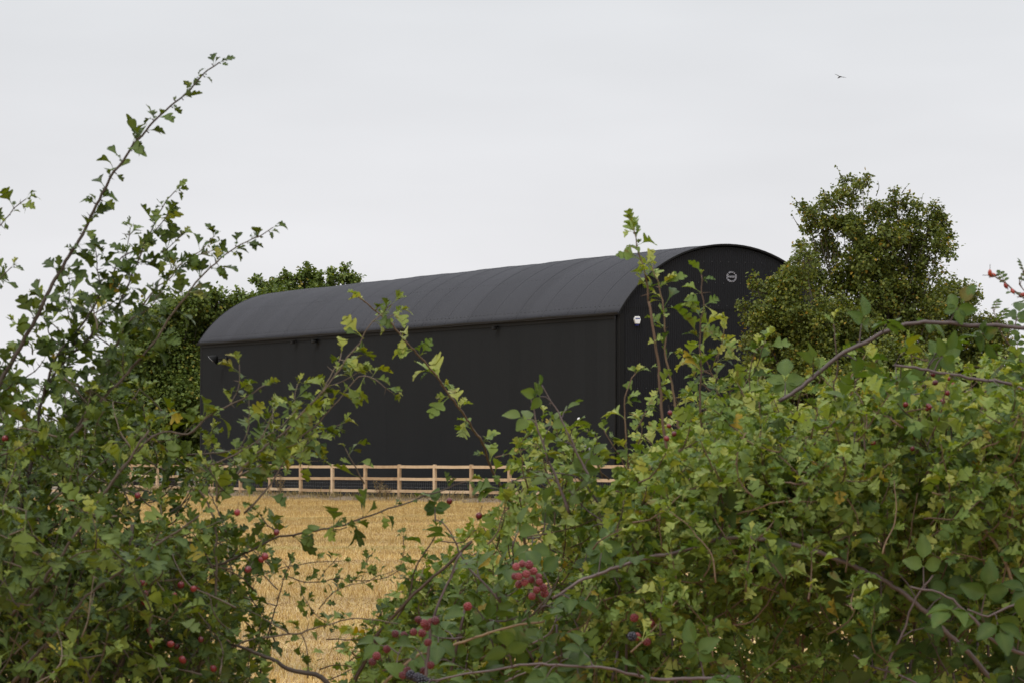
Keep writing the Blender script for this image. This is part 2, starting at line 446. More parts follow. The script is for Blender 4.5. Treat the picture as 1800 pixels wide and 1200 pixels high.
M['dry'] = leaf_mat('dry weed', [(0.0, (.10, .06, .03)), (0.6, (.27, .19, .09)), (1.0, (.42, .32, .17))], back=(.25, .18, .09), trans=.15)

# ------------------------------------------------------------------ terrain
def sstep(a, b, x):
    t = np.clip((x - a) / (b - a), 0, 1); return t * t * (3 - 2 * t)
def gz(x, y):
    x = np.asarray(x, float); y = np.asarray(y, float)
    z = .019 * np.clip(x + 6, 0, 20) * sstep(55, 88, y)
    z = z + .95 * (1 - sstep(6.5, 13.0, y)) * (1 - 0 * x)          # the roadside bank the hedge grows on
    z = z - .25 * sstep(-15.8, -19, x) * sstep(105, 118, y)
    dline = ((x + 6.306) * -1.84868 - (y - 105.0) * 1.24523) / 2.22894      # distance from the fence line
    z = z + .14 * np.exp(-(dline / .85) ** 2) * sstep(66, 76, y) * (1 - sstep(120, 124, y))
    z = z - 3.0 * sstep(190, 700, y)
    return z
def axis(*seg):
    out = []
    for a, b, n in seg: out += list(np.linspace(a, b, n, endpoint=False))
    return np.array(out + [seg[-1][1]])
gx = axis((-4000, -300, 14), (-300, -40, 14), (-40, 40, 241), (40, 300, 14), (300, 4000, 14))
gy = axis((-60, 0, 8), (0, 20, 41), (20, 130, 221), (130, 700, 40), (700, 6500, 20))
X, Yy = np.meshgrid(gx, gy)
Z = gz(X, Yy)
nx, ny = len(gx), len(gy)
i, j = np.meshgrid(np.arange(ny - 1), np.arange(nx - 1), indexing='ij')
Q = np.stack([i * nx + j, i * nx + j + 1, (i + 1) * nx + j + 1, (i + 1) * nx + j], -1).reshape(-1, 4)
g = mesh_np('field', np.stack([X, Yy, Z], -1), Q, None, M['field'])
tag(g, 'golden stubble field in front of the fence', kind='structure')

def sheet(name, outline, mat, dz, label):
    """a thin sheet draped on the ground: outline = list of (x0,x1,y) rows"""
    rows = []
    for (x0, x1, y) in outline:
        xs = np.linspace(x0, x1, 25)
        rows.append(np.stack([xs, np.full(25, y), gz(xs, y) + dz], 1))
    V = np.array(rows); n = 25; m_ = len(rows)
    i, j = np.meshgrid(np.arange(m_ - 1), np.arange(n - 1), indexing='ij')
    Q = np.stack([i * n + j, i * n + j + 1, (i + 1) * n + j + 1, (i + 1) * n + j], -1).reshape(-1, 4)
    o = mesh_np(name, V, Q, None, mat)
    return tag(o, label, kind='structure')

# fence line, read off the photograph: post i at (x,y)
FD = np.array([1.24522552, -1.84867703])
F0 = np.array([(584.74 - 900) / F * 105.0, 105.0])
def fence_xy(i): return F0 + FD * i
fa = fence_xy(-8)
# yard behind fence: from fence line back to y=160
rows = []
for y in np.linspace(74, 170, 90):
    t = (y - F0[1]) / FD[1]
    x0 = F0[0] + FD[0] * t
    rows.append((x0 - .1, x0 + 60, y))
sheet('yard', rows, M['yard'], .004, 'pale hardcore yard around the barn')
vf = FD / np.linalg.norm(FD)
rows = []
for y in np.linspace(74, 122, 110):
    t = (y - F0[1]) / FD[1]
    x0 = F0[0] + FD[0] * t
    wob = .22 * math.sin(y * 1.7) + .15 * math.sin(y * 4.1)
    rows.append((x0 - 1.15 + wob, x0 + 1.3, y))
sheet('verge', rows, M['verge'], .009, 'strip of dry earth and dead grass along the fence')

rows = [(-400 - y_, 400 + y_, y_) for y_ in np.concatenate([np.linspace(146, 200, 12), np.linspace(220, 3500, 20)])]
sheet('pasture', rows, M['land'], .02, 'dark green pasture beyond the barn')
# distant land and hills
V = []; n = 60
xs = np.linspace(-1400, 1400, n)
hh = 10 + 9 * np.sin(xs * .004 + 1.2) + 5 * np.sin(xs * .013) + rng.normal(0, .5, n)
prof = [(0, -4), (60, .45), (160, .9), (300, 1.0), (600, .6), (900, -6)]
for dy, k in prof:
    V.append(np.stack([xs * (1 + dy / 4000), 3600 + dy + 0 * xs, np.where(k > 0, hh * k, k)], 1))
V = np.array(V)
i, j = np.meshgrid(np.arange(len(prof) - 1), np.arange(n - 1), indexing='ij')
Q = np.stack([i * n + j, i * n + j + 1, (i + 1) * n + j + 1, (i + 1) * n + j], -1).reshape(-1, 4)
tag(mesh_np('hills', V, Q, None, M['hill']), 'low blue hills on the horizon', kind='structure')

# ------------------------------------------------------------------ the barn
ANG = math.atan2(.4515, .8923)
g2 = np.array([math.cos(ANG), math.sin(ANG)])            # across the gable
a2 = np.array([-math.sin(ANG), math.cos(ANG)])           # along the long side, away
C0 = P(1090, 547, 92.7)
zb = float(gz(C0[0], C0[1]))
EH = C0[2] - zb                                           # eaves height
LEN, WID = 36.3, 7.75
half = WID / 2; RISE = 2.12
RAD = (half ** 2 + RISE ** 2) / (2 * RISE); CZ = EH + RISE - RAD
barn = empty('hay_barn', (C0[0], C0[1], zb), 'long black corrugated steel barn with a curved roof behind the wooden fence', 'barn', rz=ANG)
def wall_param(px):                                       # distance along the long side where a pixel column falls
    lo, hi = 0, LEN
    for _ in range(40):
        mid = (lo + hi) / 2
        x, y = C0[0] + a2[0] * mid, C0[1] + a2[1] * mid
        q = 900 + F * x / y
        if q > px: lo = mid
        else: hi = mid
    return lo
def z_at(px, py, s):                                      # height above barn floor of a pixel on the long wall
    y = C0[1] + a2[1] * s
    return P(px, py, y)[2] - zb
def gable_param(px):
    lo, hi = -1, WID + 1
    for _ in range(40):
        mid = (lo + hi) / 2
        x, y = C0[0] + g2[0] * mid, C0[1] + g2[1] * mid
        if 900 + F * x / y < px: lo = mid
        else: hi = mid
    return lo, C0[1] + g2[1] * lo
PER = .0762; AMP = .012
def wave(s): return AMP * np.sin(2 * math.pi * s / PER)
def sheet_rnd(s, w, seed):
    k = np.floor(s / w).astype(int); r_ = np.random.default_rng(seed).random(k.max() - k.min() + 1)
    return r_[k - k.min()]
def arch(x): return CZ + np.sqrt(np.maximum(RAD ** 2 - (x - half) ** 2, 0))
def panel(name, s, off, zlo, zhi, axis_, mat, seed, seg=6):
    """corrugated sheet standing on the ground: s along wall, off outward offset"""
    sh = sheet_rnd(s, .762, seed)
    lap = .0025 * ((s % .762) < .05)
    o = off + np.sign(off if off else -1) * 0 + wave(s)
    n = len(s); rows = []
    for k in range(seg + 1):
        z = zlo + (zhi - zlo) * k / seg
        if axis_ == 'side': rows.append(np.stack([off - (wave(s) + lap), s, z], 1))
        elif axis_ == 'side2': rows.append(np.stack([off + (wave(s) + lap), s, z], 1))
        elif axis_ == 'front': rows.append(np.stack([s, off - (wave(s) + lap), z], 1))
        else: rows.append(np.stack([s, off + (wave(s) + lap), z], 1))
    V = np.array(rows)
    i, j = np.meshgrid(np.arange(seg), np.arange(n - 1), indexing='ij')
    Q = np.stack([i * n + j, i * n + j + 1, (i + 1) * n + j + 1, (i + 1) * n + j], -1).reshape(-1, 4)
    if axis_ in ('side', 'back'): Q = Q[:, ::-1]
    return mesh_np(name, V, Q, None, mat, barn, True, {'rnd': np.tile(sh, seg + 1)})
s = np.arange(0, LEN, PER / 8)
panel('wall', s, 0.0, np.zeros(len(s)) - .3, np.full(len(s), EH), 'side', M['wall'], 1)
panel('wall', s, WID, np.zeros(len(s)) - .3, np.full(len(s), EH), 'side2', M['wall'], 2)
x = np.arange(.01, WID - .01, PER / 8)
lapz = EH + .22
sel_hi = np.minimum(arch(x) - .02, lapz)
panel('gable_wall', x, 0.0, np.zeros(len(x)) - .3, sel_hi, 'front', M['gable'], 3)
xu = x[arch(x) - .02 > lapz - .1]
panel('upper_gable', xu, -.014, np.full(len(xu), lapz - .1), arch(xu) - .02, 'front', M['gable'], 4)
panel('gable_wall', x, LEN, np.zeros(len(x)) - .3, arch(x) - .02, 'back', M['gable'], 5)

# curved roof, corrugations running over the arch, bays bellying slightly between the frames
OV = .10
a_end = math.acos(half / RAD * -1.0 + 0) if False else math.atan2(EH - CZ, -half)
a0 = a_end + .035; a1 = math.pi - a0
th = np.linspace(a0, a1, 37)
s = np.arange(-OV, LEN + OV, PER / 8)
bay = (LEN) / 6
belly = .024 * np.abs(np.sin(math.pi * s / bay)) - .012
lapr = .009 * (((s + .3) % 1.83) < .06) - .009 * (((s + .38) % 1.83) < .06)
rad = RAD + .06 + wave(s) + belly + lapr
tone = sheet_rnd(s + 1, .914, 9)
V = np.stack([half + np.cos(th)[:, None] * rad, np.broadcast_to(s, (len(th), len(s))), CZ + np.sin(th)[:, None] * rad], -1)
n = len(s)
i, j = np.meshgrid(np.arange(len(th) - 1), np.arange(n - 1), indexing='ij')
Q = np.stack([i * n + j, i * n + j + 1, (i + 1) * n + j + 1, (i + 1) * n + j], -1).reshape(-1, 4)
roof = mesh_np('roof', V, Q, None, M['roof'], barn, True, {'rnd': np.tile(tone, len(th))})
md = roof.modifiers.new('thick', 'SOLIDIFY'); md.thickness = .004; md.offset = -1
# screw rows on the roof near the eaves and over each purlin
mb = MB()
for row, dth in enumerate((.03, .075, .42, .80)):
    for side in (0, 1):
        t_ = (a0 - dth) if side == 0 else (a1 + dth)
        for k, yy in enumerate(np.arange(0, LEN, PER * 4)):
            yy2 = yy + PER / 4 + (PER * 2 if row % 2 else 0)
            be = .024 * abs(math.sin(math.pi * yy2 / bay)) - .012
            rr = RAD + .06 + AMP + be + .004
            Mx = np.array([[math.sin(t_), 0, math.cos(t_)], [0, 1, 0], [-math.cos(t_), 0, math.sin(t_)]])
            sz = .034 if row < 2 else .022
            mb.box((half + math.cos(t_) * rr, yy2, CZ + math.sin(t_) * rr), (sz, sz, .014), Mx, bev=.004)
tag(mb.build('roof_screws', M['screw'], roof), kind='stuff')
# verge flashing round the arch at both gables
for yv, nm in ((-OV - .012, 'verge_trim'), (LEN + OV + .012, 'verge_trim')):
    mb = MB()
    for k in range(len(th) - 1):
        pass
    r0, r1 = RAD + .02, RAD + .075
    VV = []
    for t_ in th:
        for rr, yo in ((r0, -.01), (r1, -.01), (r1, .03), (r0, .03)):
            VV.append((half + math.cos(t_) * rr, yv + yo, CZ + math.sin(t_) * rr))
    QQ = []
    for k in range(len(th) - 1):
        for q in range(4):
            QQ.append((k * 4 + q, k * 4 + (q + 1) % 4, k * 4 + 4 + (q + 1) % 4, k * 4 + 4 + q))
    QQ += [(0, 1, 2, 3), (len(th) * 4 - 1, len(th) * 4 - 2, len(th) * 4 - 3, len(th) * 4 - 4)]
    mb.add(VV, QQ)
    mb.build(nm, M['trim'], barn, False)
# gutters with brackets, dark eaves shade strips, corner trims, downpipe
for xs_, sg in ((-.10, -1), (WID + .10, 1)):
    mb = MB()
    prof = [(-.065, 0), (-.06, -.035), (-.035, -.062), (0, -.072), (.035, -.062), (.06, -.035), (.065, 0), (.057, 0), (.05, -.03), (0, -.06), (-.05, -.03), (-.057, 0)]
    ys = np.linspace(-OV, LEN + OV, 40)
    VV = [(xs_ + p[0], y_, EH - .03 + p[1] - .012 * math.sin(y_)) for y_ in ys for p in prof]; m_ = len(prof)
    QQ = [(k * m_ + q, k * m_ + (q + 1) % m_, (k + 1) * m_ + (q + 1) % m_, (k + 1) * m_ + q) for k in range(len(ys) - 1) for q in range(m_)]
    mb.add(VV, QQ)
    gt = mb.build('gutter', M['gutter'], barn, False)
    mb = MB()
    mb.box(((0 if sg < 0 else WID) + sg * .022, LEN / 2, EH - .10), (.02, LEN, .24), bev=.003)
    mb.build('eaves_shade_strip', M['trim'], barn, False)  # dark strip standing in for the shade below the roof edge
mb = MB(); mb.tube([(-.06, .16, EH - .1), (-.075, .16, EH - .25), (-.075, .16, 3), (-.075, .16, .1)], .034, 10); mb.build('downpipe', M['trim'], barn)
for cx, cy, sx, sy in ((0, 0, -1, -1), (WID, 0, 1, -1), (0, LEN, -1, 1), (WID, LEN, 1, 1)):
    mb = MB()
    mb.box((cx + sx * .019, cy + (-sy) * .065, EH / 2 - .16), (.006, .15, EH + .2))
    mb.box((cx + (-sx) * .065, cy + sy * .019, EH / 2 - .16), (.15, .006, EH + .2))
    mb.box((cx + sx * .02, cy + sy * .02, EH / 2 - .16), (.016, .016, EH + .2))
    mb.build('corner_trim', M['trim'], barn, False)
# gable screws in three rows
mb = MB()
for zz, x0_, x1_ in ((EH + 1.62, 3.0, 5.2), (lapz, 1.1, 6.6), (lapz - 2.6, .3, 7.4), (EH + .95, 2.2, 5.6)):
    for xx in np.arange(x0_, x1_, PER * 4):
        mb.box((xx, -.028, zz + R.uniform(-.01, .01)), (.03, .012, .03), bev=.004)
tag(mb.build('gable_screws', M['screw_light'], barn), kind='stuff')

# round maker's emblem on the gable (real lettering)
gx_, gy_ = gable_param(1285.5)
ez = P(1285.5, 487, gy_)[2] - zb
def text_mesh(s_, size, bold=.0):
    cu = bpy.data.curves.new('t', 'FONT'); cu.body = s_; cu.size = size; cu.align_x = 'CENTER'; cu.align_y = 'CENTER'; cu.extrude = .002; cu.offset = bold
    ob = bpy.data.objects.new('t', cu); SC.collection.objects.link(ob)
    dg = bpy.context.evaluated_depsgraph_get(); dg.update()
    me = bpy.data.meshes.new_from_object(ob.evaluated_get(dg))
    bpy.data.objects.remove(ob)
    return me
def text_obj(items, name, mat, parent, frame):
    """items: (string, size, x, z, angle) laid out on a vertical plane; frame maps (x,z,out)->local"""
    import bmesh
    bm = bmesh.new()
    for (s_, size, x_, z_, ang, bold) in items:
        me = text_mesh(s_, size, bold)
        tmp = bmesh.new(); tmp.from_mesh(me)
        c_, s2 = math.cos(ang), math.sin(ang)
        for v in tmp.verts:
            X_, Z_, O_ = v.co.x, v.co.y, v.co.z
            xx, zz = x_ + X_ * c_ - Z_ * s2, z_ + X_ * s2 + Z_ * c_
            v.co = Vector(frame(xx, zz, O_))
        m2 = bpy.data.meshes.new('x'); tmp.to_mesh(m2); tmp.free(); bm.from_mesh(m2)
    me = bpy.data.meshes.new(name); bm.to_mesh(me); bm.free(); me.materials.append(mat)
    o = bpy.data.objects.new(name, me); return link(o, parent)
items = [('MAKERS', .085, 0, 0, 0, .0015)]
def arc(txt, rad_, a_mid, span, size, top=True):
    n_ = len(txt)
    for k, ch in enumerate(txt):
        f_ = (k - (n_ - 1) / 2) / (n_ - 1)
        a_ = a_mid - f_ * span if top else a_mid + f_ * span
        rot = a_ - math.pi / 2 if top else a_ + math.pi / 2
        items.append((ch, size, math.cos(a_) * rad_ * 1.08, math.sin(a_) * rad_ * .92, rot, .001))
arc('A&J MAIN & CO', .158, math.pi / 2, 2.75, .074, True)
arc('GLASGOW·LONDON', .158, -math.pi / 2, 2.75, .074, False)
text_obj(items, 'emblem', M['white'], barn, lambda x_, z_, o_: (gx_ + x_, -.031 - o_, ez + z_))

# pale door low on the long wall near the corner
s_d = wall_param(1039); z_top = z_at(1039, 784, s_d)
dr = MB(); dr.box((-.02, s_d + .50, z_top / 2), (.04, .92, z_top - .06), bev=.004)
door = dr.build('door', M['trim'], barn, False)
dr = MB()
dr.box((-.028, s_d + .005, z_top / 2), (.07, .075, z_top), bev=.004)
dr.box((-.028, s_d + .995, z_top / 2), (.05, .03, z_top), bev=.004)
dr.box((-.028, s_d + .5, z_top + .01), (.05, 1.02, .02), bev=.004)
dr.build('frame', M['galv'], door, False)
dr = MB(); dr.tube([(-.04, s_d + .12, 1.0), (-.08, s_d + .12, 1.0), (-.08, s_d + .22, 1.0)], .012, 8); dr.build('handle', M['chrome'], door)

# ---- small fittings on the barn walls (each its own thing)
def on_barn(x, y, z):
    return (C0[0] + g2[0] * x + a2[0] * y, C0[1] + g2[1] * x + a2[1] * y, zb + z)
# floodlight on a bracket, upper left of the long wall
s_f = wall_param(399); zf = z_at(399, 632, s_f)
fl = empty('floodlight', on_barn(-.02, s_f, zf), 'black round floodlight with bright rim on a bracket, upper left of the long barn wall', 'lamp', rz=ANG)
mb = MB(); mb.box((-.02, 0, 0), (.04, .22, .26), bev=.01); mb.tube([(-.04, 0, 0), (-.25, .02, .02), (-.42, .12, .05)], .022, 8); mb.tube([(-.04, 0, -.09), (-.25, .02, .0)], .014, 6)
mb.build('bracket', M['black'], fl)
def lathe(mb, prof, cen, axis_, n=20, a=.5):
    ax = unit(np.array(axis_, float)); ref = np.array([0, 0, 1.0]) if abs(ax[2]) < .9 else np.array([1.0, 0, 0])
    u = unit(np.cross(ax, ref)); w = np.cross(ax, u); VV = []; QQ = []
    for (h, r_) in prof:
        for k in range(n):
            t_ = 2 * math.pi * k / n
            VV.append(np.asarray(cen) + ax * h + r_ * (math.cos(t_) * u + math.sin(t_) * w))
    for k in range(len(prof) - 1):
        for q in range(n):
            QQ.append((k * n + q, k * n + (q + 1) % n, (k + 1) * n + (q + 1) % n, (k + 1) * n + q))
    mb.add(VV, QQ, a=a)
ax_ = (-.60, .40, -.75); cc_ = np.array((-.46, .18, .04))
mb = MB(); lathe(mb, [(-.16, .0), (-.16, .06), (-.10, .10), (0, .20), (.08, .26), (.09, .26)], cc_, ax_); mb.build('housing', M['black'], fl)
mb = MB(); lathe(mb, [(.088, .258), (.089, .263), (.095, .263), (.096, .256), (.09, .252)], cc_, ax_, 28); mb.build('rim', M['chrome'], fl)
mb = MB(); lathe(mb, [(.085, .245), (.06, .15), (.05, .0)], cc_, ax_); mb.build('lens', M['glass'], fl)
# security cameras under the eaves
for nm_px, nm_py, lab in ((521, 601, 'small dark security camera under the eaves, leftmost of three on the barn'),
                          (559, 600, 'bulky black security camera under the eaves, middle of three on the barn'),
                          (876, 572, 'small dark security camera under the eaves, nearest the barn corner')):
    sc_ = wall_param(nm_px); zc = min(z_at(nm_px, nm_py, sc_), EH - .28)
    k = 1.35 if nm_px == 559 else 1.0
    cm = empty('security_camera', on_barn(-.02, sc_, zc), lab, 'camera', 'security cameras under the eaves', rz=ANG)
    mb = MB(); mb.box((-.015, 0, .07), (.03, .08, .08), bev=.006); mb.tube([(-.03, 0, .07), (-.12, 0, .08), (-.13, 0, .03)], .013, 7); mb.build('mount', M['black'], cm)
    mb = MB(); mb.box((-.15, -.03, 0), (.085 * k, .24 * k, .09 * k), bev=.012); mb.box((-.15, -.05, .055 * k), (.11 * k, .27 * k, .014)); mb.build('housing', M['black'], cm)
    mb = MB(); lathe(mb, [(0, .03), (.012, .028), (.014, 0)], (-.15, -.03 - .12 * k, 0), (0, -1, 0), 12); mb.build('lens', M['glass'], cm)
# light above the door
s_l = wall_param(1022); zl = z_at(1022, 738, s_l)
lp = empty('bulkhead_lamp', on_barn(-.02, s_l, zl), 'tiny bright lamp on the black barn wall above the door', 'lamp', rz=ANG)
mb = MB(); mb.box((-.03, 0, -.03), (.06, .13, .14), bev=.01); mb.build('housing', M['black'], lp)
mb = MB(); lathe(mb, [(0, .062), (.03, .058), (.055, .035), (.062, 0)], (-.06, 0, .03), (-1, 0, 0), 14); mb.build('diffuser', M['alarm_white'], lp)
# alarm box on the gable
ax2, ay2 = gable_param(1118.5); az2 = P(1118.5, 563, ay2)[2] - zb
al = empty('alarm_box', on_barn(ax2, -.02, az2), 'white six sided alarm box with blue print high on the barn gable', 'alarm box', rz=ANG)
def prism(mb, pts, y0, y1, inset=0.0):
    n_ = len(pts); pts = np.array(pts, float); c_ = pts.mean(0)
    V0 = [(p[0], y0, p[1]) for p in pts] + [(p[0], y1 + .012, p[1]) for p in pts] + [tuple((c_ + (p - c_) * .93)[[0]]) + (y1,) + tuple((c_ + (p - c_) * .93)[[1]]) for p in pts] + [(c_[0], y1, c_[1]), (c_[0], y0, c_[1])]
    Q_ = [(q + k * n_, (q + 1) % n_ + k * n_, (q + 1) % n_ + (k + 1) * n_, q + (k + 1) * n_) for k in range(2) for q in range(n_)]
    T_ = [(2 * n_ + q, 2 * n_ + (q + 1) % n_, 3 * n_) for q in range(n_)]
    mb.add(V0, Q_, T_)
mb = MB(); prism(mb, [(-.066, .118), (.08, .118), (.112, .02), (.080, -.110), (-.062, -.110), (-.112, .02)], 0, -.075); mb.build('cover', M['alarm_white'], al, False)
mb = MB(); prism(mb, [(-.07, -.114), (.07, -.114), (.055, -.175), (-.055, -.175)], 0, -.06); mb.build('strobe', M['blue'], al, False)
mb = MB()
for k in range(5): mb.box((-.064 + k * .032, -.0775, .045), (.026, .003, .034))
mb.build('lettering', M['blue_ink'], al, False)

# ------------------------------------------------------------------ fences
def fence(name, pts, tops, height, rails, label, netting=True, ph=None):
    root = empty(name, (pts[0][0], pts[0][1], tops[0] - height), label, 'fence')
    o_ = np.array(root.location)
    n_ = len(pts)
    for k in range(n_):
        x_, y_ = pts[k]; d_ = unit(np.array(pts[min(k + 1, n_ - 1)]) - np.array(pts[max(k - 1, 0)]))
        Mx = np.array([[d_[0], -d_[1], 0], [d_[1], d_[0], 0], [0, 0, 1]])
        mb = MB(); h_ = height + .25 + R.uniform(-.01, .02)
        mb.box((x_, y_, tops[k] - h_ / 2 + .02), (.125, .10, h_), Mx, a=R.random(), bev=.012)
        mb.build('post', M['timber'], root, False, o_)
    for k in range(n_ - 1):
        p0 = np.array([*pts[k], tops[k]]); p1 = np.array([*pts[k + 1], tops[k + 1]])
        d_ = p1 - p0; L_ = np.linalg.norm(d_[:2]); ang_ = math.atan2(d_[1], d_[0]); sl = d_[2] / L_
        nrm = np.array([-d_[1], d_[0], 0]) / L_
        if nrm[1] > 0: nrm = -nrm
        # rails are nailed between the posts, flush just behind their front face
        ca, sa = math.cos(ang_), math.sin(ang_)
        for rz_ in rails:
            jit = R.uniform(-.012, .012)
            mb = MB(); L2 = L_ - .128; q_ = []
            for xx in (-L2 / 2, 0, L2 / 2):
                for (yy, zz) in ((-.019, -.048), (.019, -.048), (.019, .048), (-.019, .048)):
                    sag = -.006 if xx == 0 else 0
                    q_.append(((p0 + p1) / 2)[:3] + np.array([xx * ca - yy * sa, xx * sa + yy * ca, zz + rz_ + jit + sl * xx + sag]) + nrm * .02)
            QQ = []
            for b_ in (0, 4):
                for q in range(4): QQ.append((b_ + q, b_ + (q + 1) % 4, b_ + 4 + (q + 1) % 4, b_ + 4 + q))
            QQ += [(0, 1, 2, 3), (11, 10, 9, 8)]
            mb.add(q_, QQ, a=R.random())
            mb.build('rail', M['timber'], root, False, o_)
    if netting:
        mb = MB()
        for k in range(n_ - 1):
            p0 = np.array([*pts[k], tops[k]]); p1 = np.array([*pts[k + 1], tops[k + 1]]); d_ = p1 - p0
            nrm = unit(np.array([-d_[1], d_[0], 0])); nrm = nrm if nrm[1] > 0 else -nrm
            zt = rails[1] - .03; zb_ = -height + .04
            for t_ in np.arange(.03, 1, .055):
                c_ = p0 + d_ * t_ + nrm * .07
                mb.box(c_ + np.array([0, 0, (zt + zb_) / 2]), (.005, .005, zt - zb_))
            for q in range(7):
                z_ = zb_ + (zt - zb_) * q / 6
                a_, b_ = p0 + nrm * .07, p1 + nrm * .07
                mb.tube([a_ + (0, 0, z_), (a_ + b_) / 2 + (0, 0, z_ - .004), b_ + (0, 0, z_)], .0028, 4, cap=False)
        tag(mb.build('wire_netting', M['wire'], root, False, o_), kind='stuff')
    return root
idx = list(range(-8, 14)); pts = [tuple(fence_xy(k)) for k in idx]
tops = []
for k, p in zip(idx, pts):
    px_ = 900 + F * p[0] / p[1]
    yt = np.interp(px_, [187, 585, 829, 1090, 1500], [814.5, 816.5, 816.8, 815.5, 815])
    tops.append(P(px_, yt, p[1])[2])
fence('post_and_rail_fence', pts, tops, 1.26, (-.065, -.475, -.885), 'new pale timber post and rail fence with wire netting in front of the barn')
# lower fence turning away at the far left end
q0 = np.array(pts[0]); lf = [tuple(q0 + np.array([-.35 - 2.0 * k, .5 + 3.6 * k])) for k in range(5)]
fence('paddock_fence', lf, [P(900 + F * p[0] / p[1], 831 - 1.2 * k, p[1])[2] for k, p in enumerate(lf)], .95, (-.06, -.40, -.74), 'lower timber fence turning away beyond the left end of the long fence')

# ------------------------------------------------------------------ leaf templates (length 1 along +Y, normal +Z)
def half_leaf(out, pet=0.0):
    """mirror a half outline [(x,y)...] into strips either side of the midrib"""
    n_ = len(out); V = []
    for (x_, y_) in out: V.append((0, min(y_, out[-1][1]), 0))
    for sg in (1, -1):
        for (x_, y_) in out: V.append((sg * x_, y_, 0))
    Q_ = []
    for k in range(n_ - 1):
        Q_.append((k, n_ + k, n_ + k + 1, k + 1)); Q_.append((k + 1, 2 * n_ + k + 1, 2 * n_ + k, k))
    if pet:
        b_ = len(V); w_ = .018
        V += [(-w_, -pet, 0), (w_, -pet, 0), (w_, .03, 0), (-w_, .03, 0)]; Q_.append((b_, b_ + 1, b_ + 2, b_ + 3))
    V = np.array(V, float); vein = (np.abs(V[:, 0]) < .02).astype(float)
    return V, np.array(Q_), vein
T_HAW = half_leaf([(.014, 0), (.03, .12), (.10, .24), (.24, .33), (.38, .43), (.45, .52), (.44, .60), (.34, .60), (.21, .555), (.20, .62), (.28, .70), (.36, .80), (.36, .88), (.28, .90), (.17, .84), (.15, .90), (.13, .97), (.07, 1.01), (.0, 1.03)], .38)
T_HAW2 = half_leaf([(.014, 0), (.05, .18), (.17, .32), (.31, .45), (.37, .55), (.34, .63), (.22, .62), (.24, .70), (.30, .79), (.27, .88), (.15, .87), (.12, .95), (.06, 1.0), (0, 1.02)], .28)
T_HAW3 = half_leaf([(.012, 0), (.04, .25), (.11, .43), (.22, .60), (.29, .76), (.26, .84), (.16, .82), (.13, .90), (.07, .98), (0, 1.0)], .22)
def serr(fn, n_=9, tooth=.03):
    o = []
    for k in range(n_ + 1):
        y_ = k / n_
        o.append((max(fn(y_), 0.004), y_))
        if 0 < k < n_: o.append((max(fn(y_) + tooth, 0), y_ + .035))
    return sorted(o, key=lambda p: p[1])
T_OV = half_leaf(serr(lambda y: .335 * math.sin(math.pi * min(y ** .74, 1)) * (1 - .12 * y), 10, .045), .12)
T_ROSE = half_leaf(serr(lambda y: .29 * math.sin(math.pi * y ** .85), 7, .02), .05)
T_TREE = half_leaf([(.0, 0), (.30, .25), (.36, .55), (.18, .85), (0, 1.0)])
T_BLADE = half_leaf([(.02, 0), (.024, .3), (.018, .7), (0, 1.0)])
# palmately lobed leaf as five pointed lobes
def palm():
    V = []; Q_ = []; b_ = 0; ve = []
    for a_, l_ in ((0, 1.0), (52, .86), (-52, .86), (108, .55), (-108, .55)):
        v, q, e_ = half_leaf([(.02, 0), (.14, .25), (.23, .5), (.17, .66), (.20, .76), (.07, .88), (0, 1.0)])
        v = v * l_; c_, s_ = math.cos(math.radians(a_)), math.sin(math.radians(a_))
        v = np.stack([v[:, 0] * c_ - v[:, 1] * s_, v[:, 0] * s_ + v[:, 1] * c_, v[:, 2] + .002 * abs(a_) / 50], 1)
        V.append(v); Q_.append(q + b_); ve.append(e_); b_ += len(v)
    return np.vstack(V), np.vstack(Q_), np.concatenate(ve)
T_PALM = palm()

